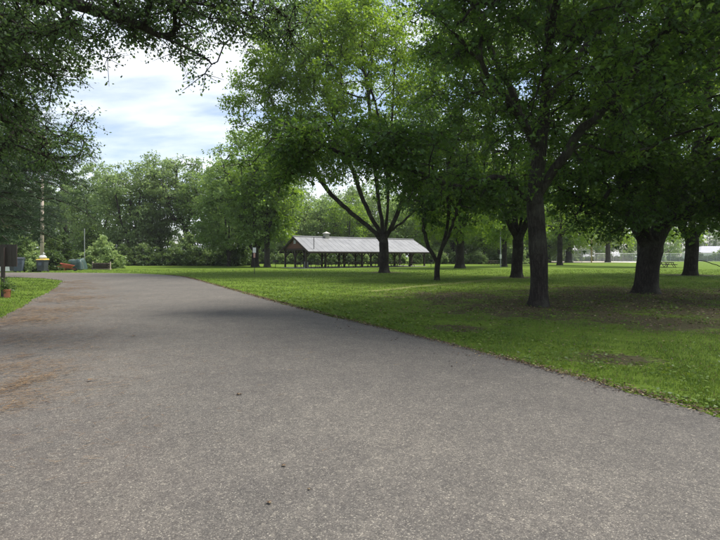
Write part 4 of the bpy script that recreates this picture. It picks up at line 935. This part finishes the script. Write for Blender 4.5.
# brown crumbs of leaf and bark along the right road edge and under the maples
n = 9000; i = r.integers(60, 300, n); t = r.random(n)[:, None]; p = RR[i]*(1-t)+RR[i+1]*t; off = r.normal(.02, .09, n); x = p[:, 0]+off*.88; y = p[:, 1]+off*.47
x2, y2 = scatter(42000, 7, 32, -.05, .8, r, .9); k = r.random(len(x2)) < np.clip(bare_mask(x2, y2)*1.1+.14, 0, 1); x = np.concatenate([x, x2[k]]); y = np.concatenate([y, y2[k]]); n = len(x)
a = r.uniform(0, 2*math.pi, n); pos = np.stack([x, y, np.where(in_poly(x, y, ROADPOLY), .028, .02)+r.random(n)*.012], 1); ax = np.stack([np.cos(a), np.sin(a), r.normal(0, .15, n)], 1); nm = r.normal(size=(n, 3))*.3; nm[:, 2] += 1
V, Fc, rn = stamp('slim', pos, ax, nm, r.uniform(.02, .06, n)*np.clip(y/9, 1, 1.7), r.random(n)); tag(link('leaf_litter', np_mesh('leaf_litter', V, [Fc], rn, mats=[M['darklitter']])), kind='stuff')
# pine needles in drifts on the left of the road
def road_z(x, y):
    i = np.argmin(np.hypot(x[:, None]-RR[None, ::4, 0], y[:, None]-RR[None, ::4, 1]), 1)*4; R_, L_ = RR[i], LL[i]
    dv = R_-L_; s = np.clip(((x-L_[:, 0])*dv[:, 0]+(y-L_[:, 1])*dv[:, 1])/(dv**2).sum(1), 0, 1); return .008+.063*np.sin(np.pi*s)
cx_, cy_, cn_ = [], [], []
for px, py, sx_, n in ((12, 398, .2, 120), (2, 392, .16, 110), (34, 382, .18, 110), (20, 388, .14, 90), (52, 378, .2, 60), (8, 412, .12, 110), (-10, 405, .4, 200), (26, 404, .14, 40), (12, 361, .16, 60), (45, 372, .4, 160), (12, 372, .3, 140), (60, 392, .6, 120), (48, 312, .8, 1500), (25, 322, .6, 1200), (70, 300, 1.0, 1400), (62, 290, 1.0, 900), (60, 335, 1.0, 260), (20, 345, .8, 240), (90, 440, .8, 60), (40, 455, .5, 60), (120, 360, 1.5, 160)):
    d_ = CAM_H*F/(py-HZ); cx_.append(gx(px, d_)+r.normal(0, sx_, n)-.0); cy_.append(d_+r.normal(0, sx_*.9, n))
ii = r.integers(70, 260, 9000); off = np.abs(r.normal(0, 1.1, 9000))+.05; xe = LL[ii, 0]+off*.884+r.normal(0, .1, 9000); ye = LL[ii, 1]+off*.467+r.normal(0, .1, 9000); kk = vnoise(xe, ye, 1.6, 2.0)+.6*vnoise(xe, ye, 4.1, 5.0) > .12; cx_.append(xe[kk]); cy_.append(ye[kk])
x = np.concatenate(cx_); y = np.concatenate(cy_); k = in_poly(x, y, ROADPOLY); x, y = x[k], y[k]; n = len(x)
a = r.normal(.35, .55, n); ln = r.uniform(.05, .13, n); p = np.stack([x, y, road_z(x, y)+.006+r.random(n)*.006], 1); dv = np.stack([np.cos(a), np.sin(a), np.zeros(n)], 1); sd_ = np.stack([-np.sin(a), np.cos(a), np.zeros(n)], 1)*np.maximum(.0022, .00055*y)[:, None]
V = np.stack([p-sd_, p+sd_, p+dv*ln[:, None]+sd_*.4+np.array([0, 0, .004]), p+dv*ln[:, None]-sd_*.4+np.array([0, 0, .004])], 1).reshape(-1, 3)
tag(link('pine_needle_litter', np_mesh('pine_needle_litter', V, [np.arange(len(V)).reshape(-1, 4)], r.random(n), mats=[M['litter']])), kind='stuff')
# single fallen leaves and a twig on the asphalt
def fallen(px, py, size, rz, label, mat='darklitter'):
    d_ = CAM_H*F/(py-HZ); x, y = np.array([gx(px, d_)]), np.array([d_]); z = float(road_z(x, y)[0])+.006; T = LEAF['maple'][0]*size; n_ = 10
    V = [(0, 0, .004)]; 
    outline = [(-.05, 0), (.0, .25), (-.1, .5), (.2, .42), (.35, .55), (.5, .3), (.75, .32), (1, 0), (.75, -.3), (.5, -.28), (.35, -.55), (.2, -.4), (-.1, -.5), (0, -.22)]
    V = [((.35)*size, 0, .25*size)]+[(u*size, v*size, (.12+.20*abs(math.sin(u*3+v*4)))*size*.5) for u, v in outline]; fs = [(0, i+1, (i+1) % len(outline)+1) for i in range(len(outline))]
    o = thing('fallen_leaf', label, 'leaf', (float(x[0]), float(y[0]), z), rz)
    link('blade', np_mesh('blade', np.array(V), [np.array(fs)], r.random(len(fs)), mats=[M[mat]]), o); mb = MB(); mb.tube([(-.02*size, 0, .07*size), (-.5*size, .08*size, .02*size), (-.8*size, .05*size, .05*size)], .0015, 4); mb.build('stalk', M['bark'], o)
fallen(237, 401, .06, .2, 'curled dark leaf on the asphalt in the middle distance')
fallen(268, 515, .034, 1.0, 'small dark leaf on the nearest asphalt, bottom centre')
fallen(284, 476, .034, 2.0, 'small dark leaf on asphalt above the bottom one')
fallen(310, 500, .022, 3.0, 'tiny dark leaf on the asphalt right of bottom pair', )
fallen(88, 386, .06, .6, 'reddish brown leaf beside the needle drift on road', 'litter')
fallen(132, 340, .08, .1, 'far brown leaf on the road ahead of the needle drift', 'darklitter')

# ------------------------------------------------------------------ humid air
m, t, o_ = new_mat('humid_air'); pv = N(t, 'ShaderNodeVolumePrincipled', Density=.00025, Anisotropy=.2); pv.inputs['Color'].default_value = (.92, .95, .97, 1); t.links.new(pv.outputs[0], o_.inputs['Volume'])
mb = MB(); mb.box(-920, 920, -920, 920, -1.2, 42); tag(mb.build('haze', m), kind='stuff')
